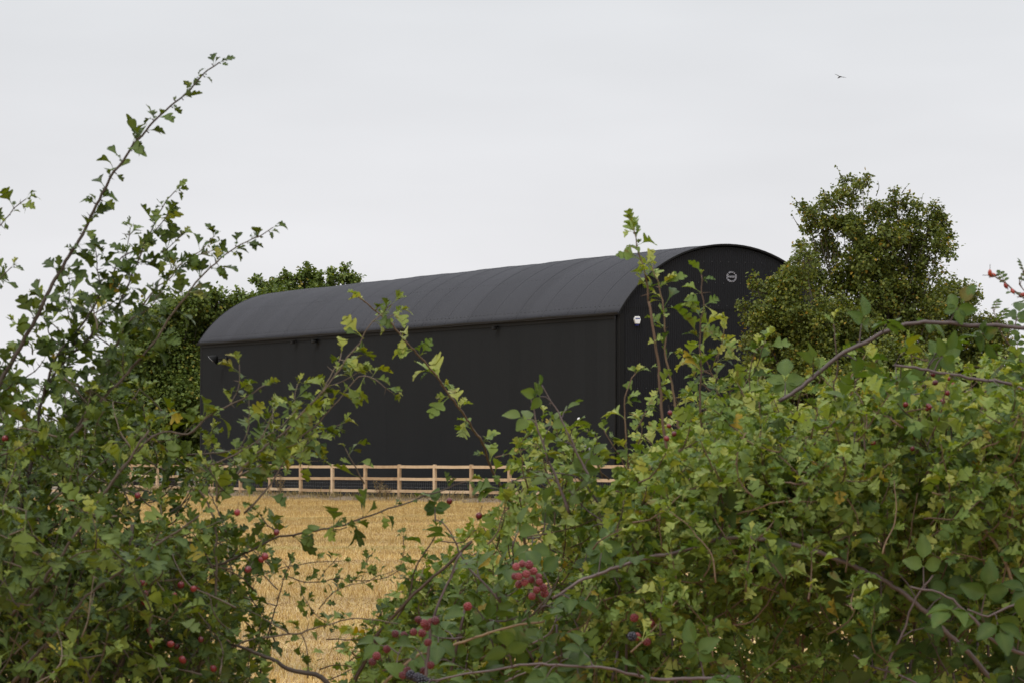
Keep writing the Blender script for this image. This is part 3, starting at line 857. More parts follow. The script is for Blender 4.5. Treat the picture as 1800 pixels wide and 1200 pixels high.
class Leaves:
    def __init__(s): s.d = {}
    def add(s, tid, pos, fwd, nrm, size, rnd, fold=.35, bend=.35, tw=0.0):
        s.d.setdefault(tid, []).append((*pos, *fwd, *nrm, size, rnd, fold, bend, tw))
    def add_many(s, tid, arr):
        s.d.setdefault(tid, []).extend(map(tuple, arr))
T_HAW, T_HAW2, T_HAW3 = [(t_[0] * np.array([.84, 1, 1]), t_[1], t_[2]) for t_ in (T_HAW, T_HAW2, T_HAW3)]
TPL = {'haw': T_HAW, 'haw2': T_HAW2, 'haw3': T_HAW3, 'ov': T_OV, 'rose': T_ROSE, 'tree': T_TREE, 'palm': T_PALM, 'blade': T_BLADE}
def build_leaves(L, name, mat, parent, off):
    VV = []; QQ = []; RR = []; VE = []; LX = []; LY = []; n0 = 0
    for tid, rows in L.d.items():
        tv, tq, te = TPL[tid]; A = np.array(rows, float); N = len(A)
        pos, f_, nn = A[:, 0:3], A[:, 3:6], A[:, 6:9]
        f_ = f_ / (np.linalg.norm(f_, axis=1)[:, None] + 1e-9)
        nn = nn - f_ * np.sum(f_ * nn, 1)[:, None]; nn /= np.linalg.norm(nn, axis=1)[:, None] + 1e-9
        r_ = np.cross(f_, nn)
        sz, rd, fold, bend, tw = (A[:, k][:, None] for k in range(9, 14))
        x_, y_ = tv[:, 0][None], tv[:, 1][None]
        yy = np.clip(y_, 0, 2)
        z_ = fold * np.abs(x_) - bend * yy ** 2 * .8 + tw * x_ * yy * 1.2 + .03 * np.sin(x_ * 14 + rd * 40) * yy
        ysh = y_ * (1 - .25 * np.abs(bend) * yy)
        V = pos[:, None] + sz[..., None] * (x_[..., None] * r_[:, None] + ysh[..., None] * f_[:, None] + z_[..., None] * nn[:, None])
        VV.append(V.reshape(-1, 3)); m_ = len(tv)
        QQ.append((tq[None] + (np.arange(N) * m_)[:, None, None]).reshape(-1, 4) + n0); n0 += N * m_
        RR.append(np.repeat(A[:, 10], m_)); VE.append(np.tile(te, N)); LX.append(np.tile(np.abs(tv[:, 0]), N)); LY.append(np.tile(tv[:, 1], N))
    return mesh_np(name, np.vstack(VV), np.vstack(QQ), None, mat, parent, True, {'rnd': np.concatenate(RR), 'vein': np.concatenate(VE), 'lx': np.concatenate(LX), 'ly': np.concatenate(LY)}, off)

# ------------------------------------------------------------------ trees in the distance
def rand_unit(n_):
    v = rng.normal(size=(n_, 3)); return v / np.linalg.norm(v, axis=1)[:, None]
def tree(name, label, base_px, Y, lobes, leaf, dens, mat, trunk_r=.14, cat='tree', depth=1.0, group=None, twigs=(), up=.35, droop=0):
    bx_ = (base_px - 900) / F * Y; gz0 = float(gz(bx_, Y))
    root = empty(name, (bx_, Y, gz0), label, cat, group)
    off = np.array([bx_, Y, gz0]); mb = MB(); L = Leaves()
    cen = []
    for (px_, py_, r_) in lobes:
        rw = r_ / F * Y
        c = P(px_, py_, Y) + np.array([0, rng.uniform(-1, 1) * rw * depth * 1.3, 0]); cen.append((c, rw))
    top = max(c[2] for c, _ in cen)
    fork = np.array([bx_, Y, gz0 + (top - gz0) * .28])
    tr = spline([off, off * .4 + fork * .6 + rng.normal(0, .05, 3), fork], .3)
    mb.tube(tr, np.linspace(trunk_r * 1.3, trunk_r, len(tr)), 9)
    for (c, rw) in cen:
        mid = fork * .45 + c * .55 + rng.normal(0, .15, 3) + np.array([0, 0, -.2])
        br = spline([fork, mid, c + (0, 0, rw * .5)], .25)
        mb.tube(br, np.linspace(trunk_r * .20, .006, len(br)), 5)
        nt_ = max(8, int(22 * dens * (rw / .8) ** 1.5))
        dirs = rand_unit(nt_); dirs[:, 2] = dirs[:, 2] * .8 + up
        for d_ in dirs:
            ln = rw * rng.uniform(.55, 1.15); d_ = unit(d_)
            st = c - np.array([0, 0, rw * .25]) + d_ * rw * .1
            en = st + d_ * ln; 
            mb.tube([st, (st + en) / 2 + rng.normal(0, .03, 3), en], [.012, .008, .004], 3, cap=False)
            nl = int(rng.uniform(60, 110) * (ln / .6) ** 1.2 / (leaf / .09) ** 1.2)
            t_ = rng.uniform(.25, 1.05, nl) ** .8
            pos = st + (en - st) * t_[:, None] + rng.normal(0, 1, (nl, 3)) * (.13 * rw + .06) * (1.15 - .5 * t_)[:, None]
            fw = rand_unit(nl) * .8 + d_ * .6 + np.array([0, 0, -.25])
            nn = rand_unit(nl) * .6 + np.array([0, -.15, .8])
            shade = rng.uniform(-.12, .12)
            rd = np.clip(rng.beta(2.2, 2.6, nl) + shade, 0, .97); rd[rng.random(nl) < .02] = 1
            L.add_many('tree', np.column_stack([pos, fw, nn, leaf * rng.uniform(.6, 1.25, nl), rd, rng.uniform(.1, .5, nl), rng.uniform(-.1, .5, nl), np.zeros(nl)]))
    for tw in twigs:
        pts_ = spline([P(a_, b_, Y) for a_, b_ in tw], .06)
        mb.tube(pts_, np.linspace(.014, .004, len(pts_)), 4)
        for p in pts_[len(pts_) // 3:]:
            if rng.random() < .75:
                L.add('tree', p, rand_unit(1)[0], rand_unit(1)[0], leaf * rng.uniform(.5, 1.1), rng.random() * .7)
    mb.build('trunk', M['trunk'], root, True, off)
    build_leaves(L, 'crown', mat, root, off)
    return root
def spread(lobes, k, j):
    out = list(lobes)
    for (a_, b_, r_) in lobes:
        for _ in range(k):
            q = rng.uniform(0, 2 * math.pi); out.append((a_ + math.cos(q) * r_ * j, b_ + math.sin(q) * r_ * j, r_ * rng.uniform(.4, .6)))
    return out
# tall maple right of the gable
lob = [(1438, 392, 30), (1425, 375, 22), (1475, 355, 34), (1502, 340, 24), (1498, 395, 38), (1545, 372, 28), (1586, 352, 20), (1590, 385, 28), (1640, 395, 26), (1645, 375, 16), (1652, 432, 30), (1665, 420, 14),
       (1560, 425, 36), (1610, 430, 30), (1455, 440, 38), (1432, 480, 32), (1500, 455, 38), (1625, 480, 32), (1600, 520, 38), (1545, 500, 30), (1475, 500, 36), (1520, 430, 40), (1520, 480, 42), (1570, 480, 42), (1590, 440, 34), (1530, 530, 46), (1590, 560, 44), (1480, 545, 44), (1450, 590, 44), (1560, 600, 46), (1560, 560, 40), (1500, 560, 38), (1640, 540, 28)]
tree('maple_tree', 'tall olive green tree with upright sprays to the right of the barn gable', 1515, 84.0, spread(lob, 2, 1.15), .10, 1.25, M['tree_olive'], twigs=[((1490, 330), (1478, 308), (1469, 290)), ((1420, 372), (1402, 356), (1391, 345)), ((1500, 330), (1502, 318), (1500, 308)), ((1585, 340), (1592, 330), (1596, 326)), ((1640, 380), (1646, 358), (1650, 350)), ((1662, 425), (1674, 414), (1680, 410)), ((1525, 345), (1527, 330), (1528, 322)), ((1455, 350), (1450, 338)), ((1540, 345), (1545, 330), (1543, 318)), ((1610, 375), (1620, 352), (1622, 344)), ((1405, 400), (1396, 385), (1392, 376)), ((1668, 440), (1680, 430), (1684, 424))])
lob = [(1415, 455, 24), (1400, 480, 26), (1385, 500, 34), (1352, 510, 22), (1330, 498, 10), (1345, 560, 36), (1318, 560, 20), (1375, 545, 38), (1340, 595, 30), (1325, 600, 24), (1395, 590, 48), (1360, 640, 46), (1330, 640, 20), (1420, 640, 56), (1470, 620, 60), (1440, 690, 60), (1370, 690, 44), (1500, 680, 60), (1430, 560, 42), (1480, 560, 40), (1560, 640, 60), (1400, 760, 56), (1470, 770, 60), (1350, 740, 40), (1530, 750, 60)]
tree('young_maple', 'bushy olive tree overlapping the right side of the barn gable, lower than the tall tree', 1420, 80.5, spread(lob, 1, 1.1), .095, 1.7, M['tree_olive'], trunk_r=.1)
lob = [(1640, 520, 30), (1680, 505, 28), (1700, 520, 26), (1660, 560, 44), (1710, 560, 36), (1735, 585, 28), (1600, 580, 50), (1690, 610, 56), (1740, 630, 40), (1620, 640, 60), (1560, 600, 40), (1760, 600, 18), (1640, 700, 60), (1720, 700, 56), (1680, 770, 60), (1600, 770, 56)]
tree('hazel_bush', 'rounded dark olive bush at the foot of the tall tree, behind the right hedge', 1660, 86.0, spread(lob, 1, 1.0), .10, 1.7, M['tree_olive'], trunk_r=.1, cat='bush')
# trees behind the far end of the barn
lob = [(262, 560, 30), (300, 545, 34), (345, 530, 26), (385, 526, 24), (425, 530, 24), (240, 590, 36), (290, 600, 50), (350, 580, 46), (400, 565, 40), (220, 635, 34), (205, 690, 40), (260, 660, 50), (320, 650, 56), (350, 700, 50), (280, 720, 54), (225, 740, 46), (190, 755, 30), (330, 760, 54), (270, 780, 50), (450, 545, 30), (370, 640, 40)]
tree('sycamore_tree', 'broad green tree beside the far left end of the barn', 300, 136.0, spread(lob, 1, 1.0), .17, 1.7, M['tree_green'], trunk_r=.25)
lob = [(470, 512, 24), (500, 500, 22), (545, 492, 22), (590, 488, 18), (610, 492, 20), (560, 515, 30), (500, 530, 36), (440, 560, 30), (620, 505, 12), (590, 520, 22)]
tree('ash_tree', 'dark green treetops showing above the barn roof at its far end', 540, 150.0, spread(lob, 1, 1.0), .18, 1.7, M['tree_green'], trunk_r=.25)
lob = [(150, 690, 14), (140, 712, 18), (128, 735, 20), (165, 720, 16), (180, 745, 20), (110, 752, 14)]
tree('far_tree', 'small dark tree far away at the left on the skyline', 148, 210.0, lob, .2, 1.5, M['tree_dark'], trunk_r=.15)
lob = [(x_, 778 + 8 * math.sin(x_), 26) for x_ in range(60, 380, 26)] + [(x_, 800, 22) for x_ in range(50, 380, 30)]
tree('field_hedge', 'low dark green hedge behind the fence at the left of the barn', 200, 141.0, lob, .12, 1.6, M['tree_dark'], trunk_r=.05, cat='hedge')
for k, (x0_, x1_, yy_) in enumerate(((-30, 60, 764),)):
    lob = [(x_, yy_ + rng.uniform(-2, 3), 9) for x_ in range(x0_, x1_, 9)]
    tree('far_hedgerow', 'thin dark hedgerow below the blue hills at the far left', 20, 420.0, lob, .3, 1.2, M['tree_dark'], trunk_r=.1, cat='hedge')

# ------------------------------------------------------------------ foreground hedge plants
class Plant:
    def __init__(s, name, label, cat, px, Y, leafmat, bark):
        x_ = (px - 900) / F * Y; z_ = float(gz(x_, Y))
        s.off = np.array([x_, Y, z_]); s.root = empty(name, tuple(s.off), label, cat)
        s.mb = MB(); s.L = Leaves(); s.leafmat = leafmat; s.bark = bark; s.kind = 'haw'
    def haw_leaves(s, p, tan, side, size, rd0, n_):
        for q in range(n_):
            rv = rng.normal(size=3)
            f_ = unit(side * rng.uniform(.5, 1.1) + tan * rng.uniform(.1, .8) + rv * .28 + np.array([0, 0, .12]))
            nn = unit(np.array([0, -.25, 1.0]) + rng.normal(size=3) * .5 - f_ * .1)
            sz = size * rng.choice([.4, .6, .8, .95, 1.1, 1.3])
            rd = float(np.clip(rd0 + rng.normal(0, .22), 0, .92))
            if rng.random() < .018: rd = rng.uniform(.9, 1)
            tid = rng.choice(['haw', 'haw2', 'haw3'], p=[.45, .35, .20])
            s.L.add(tid, p + f_ * sz * .3, f_, nn, sz, rd, rng.uniform(.2, .95), rng.uniform(-.1, 1.0), rng.normal(0, .35))
    def bramble_leaf(s, p, tan, side, size, rd0, n5=None):
        f_ = unit(side + tan * rng.uniform(.1, .6) + np.array([0, -.15, .35]) + rng.normal(size=3) * .15)
        pet = size * rng.uniform(.5, .9); end = p + f_ * pet + np.array([0, 0, pet * .1])
        s.mb.tube([p, (p + end) / 2 + (0, 0, .004), end], [.0012, .001, .0008], 4, .35, cap=False)
        nn = unit(np.array([0, -.35, 1.0]) + rng.normal(size=3) * .35); nn = unit(nn - f_ * nn.dot(f_)); r_ = np.cross(f_, nn)
        angs = [(0, 1.0), (68, .88), (-68, .88)]
        if (rng.random() < .45) if n5 is None else n5: angs += [(125, .68), (-125, .68)]
        rd = float(np.clip(rd0 + rng.normal(0, .16), 0, .88));
        if rng.random() < .008: rd = 1.0
        for a_, k_ in angs:
            a_ = math.radians(a_ + rng.uniform(-8, 8)); d_ = f_ * math.cos(a_) + r_ * math.sin(a_)
            d_ = unit(d_ + np.array([0, 0, -.12]) + rng.normal(size=3) * .06)
            gap = .34 if k_ == 1.0 else .05
            s.L.add('ov', end + d_ * size * gap, d_, nn + rng.normal(size=3) * .12, size * k_ * rng.uniform(.92, 1.08), rd + rng.normal(0, .04), rng.uniform(.15, .5), rng.uniform(.1, .5), rng.normal(0, .12))
    def rose_leaf(s, p, tan, side, size, rd0):
        f_ = unit(side + tan * .4 + rng.normal(size=3) * .2 + (0, 0, .15)); nn = unit(np.array([0, -.3, 1.0]) + rng.normal(size=3) * .3); nn = unit(nn - f_ * nn.dot(f_)); r_ = np.cross(f_, nn)
        ln = size * 2.2; s.mb.tube([p, p + f_ * ln], [.0009, .0006], 3, .3, cap=False)
        for k, t_ in enumerate((.35, .65, .92)):
            for sg in (1, -1): s.L.add('rose', p + f_ * ln * t_, unit(r_ * sg + f_ * .35), nn, size * rng.uniform(.8, 1), np.clip(rd0 + rng.normal(0, .1), 0, .9), .3, .2)
        s.L.add('rose', p + f_ * ln, f_, nn, size, np.clip(rd0, 0, .9), .3, .3)
    def shoot(s, pts, r0=.004, r1=.0012, size=.028, gap=.026, rd=.45, nleaf=(1, 3), start=.0, kind=None, sub=0.0, tone=.45, thorn=.25, subl=(.04, .11), end_cluster=True, bare=0.0):
        kind = kind or s.kind
        c = spline(pts, .010); n_ = len(c)
        if n_ < 4: return c
        r0 = r0 * (.66 if kind == 'haw' else .8); r1 = r1 * .8
        # slight natural wobble
        wob = np.cumsum(rng.normal(0, .0011, (n_, 3)), 0); wob -= np.linspace(0, 1, n_)[:, None] * wob[-1]
        c = c + wob
        L_ = np.concatenate([[0], np.cumsum(np.linalg.norm(np.diff(c, axis=0), axis=1))])
        s.mb.tube(c, r0 + (r1 - r0) * (L_ / L_[-1]) ** .8, 6, tone)
        tan = np.gradient(c, axis=0); tan /= np.linalg.norm(tan, axis=1)[:, None]
        if bare > 0 and rng.random() < bare:
            return c
        d = max(start * L_[-1], .005); az = rng.uniform(0, 6.28); k = 0
        while d < L_[-1]:
            i_ = min(int(np.searchsorted(L_, d)), n_ - 1); p, t_ = c[i_], tan[i_]
            # sprays mostly alternate left / right as in the photograph
            az += 2.4
            u = unit(np.cross(t_, [0, 1, 0])) if abs(t_[1]) < .9 else np.array([1.0, 0, 0]); w = np.cross(t_, u)
            side = unit(u * math.cos(az) + w * math.sin(az) * .75)
            frac = d / L_[-1]
            sz = size * (1.0 if frac < .75 else 1.0 - .5 * (frac - .75) / .25)
            s.mb.tube([p, p + side * r0 * 1.2], [.0022 * (1.2 - frac), .001], 4, tone, cap=False)
            if kind == 'haw':
                s.haw_leaves(p, t_, side, sz, rd, int(rng.integers(nleaf[0], nleaf[1] + 1)))
                if rng.random() < thorn:
                    th_ = unit(-side + t_ * .2 + rng.normal(size=3) * .2); s.mb.tube([p, p + th_ * rng.uniform(.008, .016)], [.001, .0002], 3, tone, cap=False)
            elif kind == 'bramble':
                s.bramble_leaf(p, t_, side, sz, rd)
            elif kind == 'rose':
                s.rose_leaf(p, t_, side, sz, rd)
            if kind != 'haw':
                for _ in range(2):
                    th_ = unit(rand_unit(1)[0] - t_ * .3); s.mb.tube([p, p + th_ * .007], [.0012, .0002], 3, tone, cap=False)
            if sub and rng.random() < sub and frac < .92:
                ln = rng.uniform(*subl) * (1.1 - .5 * frac)
                e_ = p + unit(side * .8 + t_ * .7 + np.array([0, 0, .2])) * ln
                s.shoot([p, (p + e_) / 2 + rng.normal(size=3) * .004, e_ + np.array([0, 0, ln * .15])], r0 * .45, .0009, size * .95, gap * .62, rd, (1, 3), .25, kind, 0, tone, thorn)
            d += gap * rng.uniform(.7, 1.35); k += 1
        if end_cluster and kind == 'haw':
            s.haw_leaves(c[-1], tan[-1], tan[-1], size * .6, min(rd + .2, .85), 3)
        return c
    def px(s, pl, Y, Y2=None, **kw):
        n_ = len(pl); Y2 = Y if Y2 is None else Y2
        return s.shoot([P(a_, b_, Y + (Y2 - Y) * k / (n_ - 1)) for k, (a_, b_) in enumerate(pl)], **kw)
    def stems(s, n_, x0, x1, py, Y0, Y1, r=.009):
        for _ in range(n_):
            Y = rng.uniform(Y0, Y1); e_ = P(rng.uniform(x0, x1), rng.uniform(*py), Y)
            b_ = np.array([s.off[0] * .5 + e_[0] * .5 + rng.normal(0, .08), s.off[1] * .5 + Y * .5, 0]); b_[2] = float(gz(b_[0], b_[1])) - .05
            m_ = (b_ + e_) / 2 + np.array([rng.normal(0, .06), rng.normal(0, .06), 0])
            c = spline([b_, m_, e_], .03); s.mb.tube(c, np.linspace(r, r * .35, len(c)), 6, rng.uniform(.2, .6))
    def fill(s, n_, xr, topf, bot, Y0, Y1, size, rd, length=(.08, .2), gap=.0105, lean=(0, 0), kind=None, maskf=None, rdtop=0.0, nleaf=(1, 3), holes=0.0, recess=0.0):
        k = 0; tries = 0
        while k < n_ and tries < n_ * 40:
            tries += 1
            x_ = rng.uniform(*xr); t_ = topf(x_); y_ = rng.uniform(t_ + 10, max(bot, t_ + 20))
            if y_ < t_ or (maskf and not maskf(x_, y_)): continue
            if holes and math.sin(x_ * .031 + 1.3 * math.sin(y_ * .021)) * math.sin(y_ * .037 + 1.7 * math.sin(x_ * .017)) > 1 - 2 * holes and rng.random() < .85: continue
            Y = rng.uniform(Y0 + recess * min(max((y_ - t_ - 180) / 260.0, 0), 1), Y1); ln = rng.uniform(*length)
            d_ = unit(np.array([rng.normal(0, .6) + lean[0], rng.normal(-.25, .45), rng.uniform(.15, 1.1) + lean[1]]))
            e_ = P(x_, y_, Y); 
            if y_ - t_ < 60: ln *= .7
            b_ = e_ - d_ * ln
            mid = (b_ + e_) / 2 + rng.normal(size=3) * ln * .08 + np.array([0, 0, -.06 * ln])
            hi = rdtop * (1 - min((y_ - t_) / 350.0, 1))  # leaf colour lighter near the hedge top, darker below: painted sky light and shade
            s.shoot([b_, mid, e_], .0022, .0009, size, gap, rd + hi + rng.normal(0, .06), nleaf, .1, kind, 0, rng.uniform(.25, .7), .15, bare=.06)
            k += 1
    def done(s, berries=()):
        st = s.mb.build('stems', s.bark, s.root, True, s.off)
        if s.L.d: build_leaves(s.L, 'leaves', s.leafmat, s.root, s.off)
        return s.root

# berry meshes
def uvsphere(n_=12, m_=8):
    V = [(0, 0, -1)]; 
    for i_ in range(1, m_):
        a_ = -math.pi / 2 + math.pi * i_ / m_
        for j_ in range(n_): V.append((math.cos(a_) * math.cos(2 * math.pi * j_ / n_), math.cos(a_) * math.sin(2 * math.pi * j_ / n_), math.sin(a_)))
    V.append((0, 0, 1)); Q_ = []; T_ = []
    for j_ in range(n_): T_.append((0, 1 + (j_ + 1) % n_, 1 + j_)); T_.append((len(V) - 1, len(V) - 1 - n_ + j_, len(V) - 1 - n_ + (j_ + 1) % n_))
    for i_ in range(m_ - 2):
        for j_ in range(n_): Q_.append((1 + i_ * n_ + j_, 1 + i_ * n_ + (j_ + 1) % n_, 1 + (i_ + 1) * n_ + (j_ + 1) % n_, 1 + (i_ + 1) * n_ + j_))
    return np.array(V), np.array(Q_), np.array(T_)
SV, SQ, ST = uvsphere()
def haw_mesh(name, mat, sx=1.0, sz=1.1, calyx=.35):
    mb = MB(); V = SV.copy(); V[:, 2] *= sz; V[:, :2] *= sx
    mb.add(V * .0056, SQ, ST)
    o = mb.build(name, mat); me = o.data; bpy.data.objects.remove(o)
    me.materials.append(M['calyx'])
    import bmesh
    bm = bmesh.new(); bm.from_mesh(me)
    # calyx crown at the tip, stalk at the top
    for k in range(5):
        a_ = k * 2 * math.pi / 5; c_, s_ = math.cos(a_), math.sin(a_); z0 = -.0056 * sz
        v = [bm.verts.new((c_ * .0012 - s_ * .0008, s_ * .0012 + c_ * .0008, z0)), bm.verts.new((c_ * .0012 + s_ * .0008, s_ * .0012 - c_ * .0008, z0)), bm.verts.new((c_ * .0030, s_ * .0030, z0 - .0024 * (calyx / .35)))]
        f_ = bm.faces.new(v); f_.material_index = 1
    for k in range(4):
        a_, b_ = k * math.pi / 2, (k + 1) * math.pi / 2
        v = [bm.verts.new((math.cos(q) * .0006, math.sin(q) * .0006, z_)) for q, z_ in ((a_, .0055 * sz), (b_, .0055 * sz), (b_, .019), (a_, .019))]
        f_ = bm.faces.new(v); f_.material_index = 1
    bm.to_mesh(me); bm.free(); return me
ME_HAW = haw_mesh('haw', M['haw'])
ME_HIP = haw_mesh('rose_hip', M['hip'], .82, 1.35, .8)
def blackberry(name, mat):
    mb = MB(); r_ = .0065; k = 0
    for ring, (z_, rr, n_) in enumerate(((-.0058, .0022, 4), (-.0032, .0052, 8), (.0, .0062, 9), (.0033, .0050, 8), (.006, .0022, 4))):
        for q in range(n_):
            a_ = 2 * math.pi * (q + .5 * (ring % 2)) / n_
            mb.add(SV * .0025 * (1 + .1 * math.sin(k * 2.3)) + np.array([math.cos(a_) * rr, math.sin(a_) * rr, z_]), SQ, ST); k += 1
    o = mb.build(name, mat); me = o.data; bpy.data.objects.remove(o); return me
ME_RED = blackberry('unripe_blackberry', M['red_berry']); ME_BLK = blackberry('ripe_blackberry', M['dark_berry']); ME_MID = blackberry('reddening_blackberry', M['mid_berry'])
def berries(plant, name, me, spots, Y, sc=1.0, jitter=.0, dy=.0):
    for (a_, b_) in spots:
        p = P(a_, b_, Y + rng.uniform(-dy, dy)) + rng.normal(size=3) * jitter
        o = bpy.data.objects.new(name, me); link(o, plant.root)
        o.location = tuple(p - plant.off); o.rotation_euler = (rng.normal(0, .5), rng.normal(0, .5), rng.uniform(0, 6)); k = sc * rng.uniform(.88, 1.12); o.scale = (k, k, k)

itp = np.interp
# ---- 1: the big hawthorn at the left
A = Plant('hawthorn_bush', 'large hawthorn bush filling the left side, long shoots against the sky, dark red haws', 'bush', 60, 5.0, M['haw_dark'], M['haw_bark'])
kw = dict(size=.028, gap=.0155, rd=.26, nleaf=(2, 5))
A.px([(-60, 800), (0, 677), (37, 603), (60, 560), (83, 510), (110, 463), (143, 417), (160, 383), (173, 357), (187, 330), (200, 300), (213, 283), (230, 257), (253, 233), (273, 213), (290, 197), (317, 170), (337, 147), (360, 123), (386, 110)], 4.7, r0=.0075, r1=.0014, tone=.12, **kw)
A.px([(40, 900), (62, 783), (67, 750), (72, 713), (83, 683), (107, 623), (123, 600), (150, 567), (177, 523), (200, 487), (215, 455), (236, 440)], 4.9, r0=.006, r1=.0013, tone=.1, sub=.3, **kw)
A.px([(80, 690), (110, 640), (150, 600), (190, 560), (207, 540), (230, 493), (250, 443), (257, 423), (270, 397), (280, 373), (293, 353), (308, 336)], 4.9, r0=.004, r1=.001, tone=.2, sub=.2, **kw)
A.px([(123, 770), (150, 737), (187, 693), (230, 647), (267, 603), (290, 570), (323, 523), (350, 490), (390, 457), (413, 443), (433, 430), (460, 417), (480, 400)], 4.8, r0=.005, r1=.001, tone=.5, sub=.12, start=.1, **kw)
A.px([(123, 763), (147, 720), (187, 643), (217, 587), (250, 543), (277, 507), (300, 490), (320, 465), (347, 450), (377, 440)], 5.0, r0=.0045, r1=.001, tone=.6, sub=.35, **kw)
A.px([(-30, 425), (0, 400), (10, 385), (30, 363), (46, 350)], 4.8, r0=.002, r1=.001, tone=.3, size=.026, gap=.012, rd=.5)
A.px([(-30, 500), (0, 490), (20, 470)], 4.8, r0=.002, r1=.001, tone=.3, size=.022, gap=.01, rd=.4)
A.px([(120, 960), (143, 920), (187, 860), (230, 803), (280, 760), (333, 763), (367, 733), (400, 717), (440, 693), (466, 676)][1:], 4.7, r0=.0045, r1=.0012, tone=.45, sub=.2, size=.029, gap=.026, rd=.6, nleaf=(2, 3))
A.px([(380, 870), (420, 835), (463, 793), (500, 760), (533, 717), (567, 683), (600, 645), (620, 613), (637, 587), (663, 553), (690, 535)], 4.8, r0=.004, r1=.001, tone=.6, sub=.25, size=.031, gap=.022, rd=.68, nleaf=(2, 3))
A.px([(420, 835), (470, 800), (520, 740), (560, 690), (590, 640), (600, 620)], 5.0, r0=.003, r1=.001, tone=.7, sub=.2, size=.031, gap=.023, rd=.66, nleaf=(2, 3))
A.px([(480, 790), (540, 760), (600, 700), (640, 660), (690, 690)], 5.0, r0=.003, r1=.001, tone=.6, sub=.2, size=.031, gap=.024, rd=.7, nleaf=(2, 3))
A.px([(320, 800), (400, 790), (470, 770), (540, 770), (600, 745)], 5.1, r0=.003, r1=.001, tone=.5, sub=.2, size=.030, gap=.032, rd=.6, nleaf=(1, 3))
A.px([(20, 1080), (63, 1040), (90, 993), (143, 920), (187, 860), (230, 803), (262, 756)], 4.45, r0=.0045, r1=.002, tone=.42, size=.030, gap=.035, rd=.45)
A.px([(20, 1200), (47, 1170), (83, 1127), (117, 1093), (147, 1053), (190, 1020), (233, 990), (300, 940), (350, 905)], 4.4, r0=.0045, r1=.0018, tone=.42, size=.030, gap=.035, rd=.45)
A.px([(160, 1117), (213, 1085), (287, 1053), (350, 1010), (420, 975), (483, 943), (533, 930), (600, 917), (650, 903), (690, 890), (743, 873), (787, 857), (820, 845)], 4.8, r0=.0048, r1=.0014, tone=.25, size=.030, gap=.030, rd=.42, start=.3, nleaf=(1, 3), sub=.12)
A.px([(340, 1210), (353, 1150), (373, 1083), (377, 987), (378, 930), (350, 860)], 4.7, r0=.0045, r1=.002, tone=.5, size=.03, gap=.04, rd=.4)
A.px([(300, 1200), (413, 1133), (467, 1120), (533, 1110), (600, 1093), (660, 1090), (700, 1095)], 4.8, r0=.0035, r1=.0012, tone=.6, size=.030, gap=.028, rd=.38, start=.25)
A.px([(455, 1200), (467, 1150), (483, 1083), (497, 1040), (507, 1000), (512, 985)], 5.0, r0=.0032, r1=.001, tone=.2, size=.024, gap=.02, rd=.35)
A.px([(507, 1010), (560, 1020), (600, 1012), (660, 1015), (710, 998)], 5.1, r0=.0018, r1=.0008, tone=.3, size=.017, gap=.014, rd=.5, nleaf=(2, 3), sub=.2)
A.px([(380, 1010), (440, 1010), (500, 995), (560, 990), (600, 985)], 5.1, r0=.002, r1=.0008, tone=.5, size=.018, gap=.018, rd=.45)
A.px([(560, 1070), (590, 1040), (640, 1020), (700, 1000)], 5.2, r0=.0016, r1=.0007, tone=.6, size=.016, gap=.016, rd=.5)
A.px([(407, 1230), (407, 1120), (405, 1013), (400, 960)], 5.1, r0=.003, r1=.0015, tone=1.0, size=.02, gap=.06, rd=.4)
A.px([(330, 1250), (400, 1130), (460, 1150), (517, 1180), (567, 1190), (600, 1240)][1:], 4.7, r0=.003, r1=.006, tone=.1, size=.029, gap=.05, rd=.4)
A.px([(540, 1190), (540, 1140), (528, 1110)], 4.8, r0=.002, r1=.001, tone=.5, size=.03, gap=.03, rd=.35)
A.px([(430, 900), (470, 860), (500, 810)], 4.7, r0=.003, r1=.0015, tone=.5, size=.03, gap=.03, rd=.5)
A.px([(380, 880), (380, 840), (370, 815), (410, 800), (460, 770), (480, 725)], 4.7, r0=.003, r1=.0012, tone=.5, size=.032, gap=.026, rd=.55, sub=.3)
topL = lambda x_: itp(x_, [-200, 0, 60, 110, 160, 200, 250, 300, 360, 420, 470, 520, 560, 600], [600, 660, 700, 680, 640, 680, 720, 745, 765, 850, 905, 960, 1090, 1170])
A.fill(600, (-260, 310), lambda x_: topL(x_) + 50, 1330, 4.4, 5.7, .026, .42, maskf=lambda x_, y_: (x_ < 180 or y_ > 900 or rng.random() < .28) and not (x_ > 170 and 800 < y_ < 900 and rng.random() < .55), holes=.25, recess=.4)
A.fill(300, (-260, 400), lambda x_: max(topL(x_), 915), 1330, 4.5, 5.7, .027, .38, holes=.2)
A.fill(70, (240, 420), lambda x_: max(topL(x_) + 30, 900), 1300, 4.6, 5.3, .026, .46)
A.fill(30, (330, 470), topL, 1260, 4.6, 5.3, .025, .42, length=(.06, .12))
A.fill(36, (-120, 230), lambda x_: itp(x_, [-120, 0, 100, 200, 330], [520, 480, 470, 500, 620]), 740, 4.7, 5.3, .028, .44, length=(.06, .14), gap=.018)
A.fill(46, (-120, 250), lambda x_: itp(x_, [-120, 0, 100, 200, 330], [660, 650, 640, 640, 680]), 800, 4.7, 5.4, .031, .45, length=(.08, .16), gap=.02)
A.fill(10, (300, 620), lambda x_: itp(x_, [300, 450, 620], [720, 690, 690]), 830, 4.8, 5.3, .031, .64, length=(.05, .12), gap=.022)
A.fill(46, (-120, 330), lambda x_: 860, 1260, 4.25, 4.5, .034, .44, length=(.06, .14), gap=.018, holes=.3)
A.fill(170, (-900, -260), lambda x_: 680, 1330, 4.5, 5.8, .030, .42, length=(.1, .24), nleaf=(2, 3))
A.stems(5, -800, -300, (900, 1150), 4.7, 5.5)
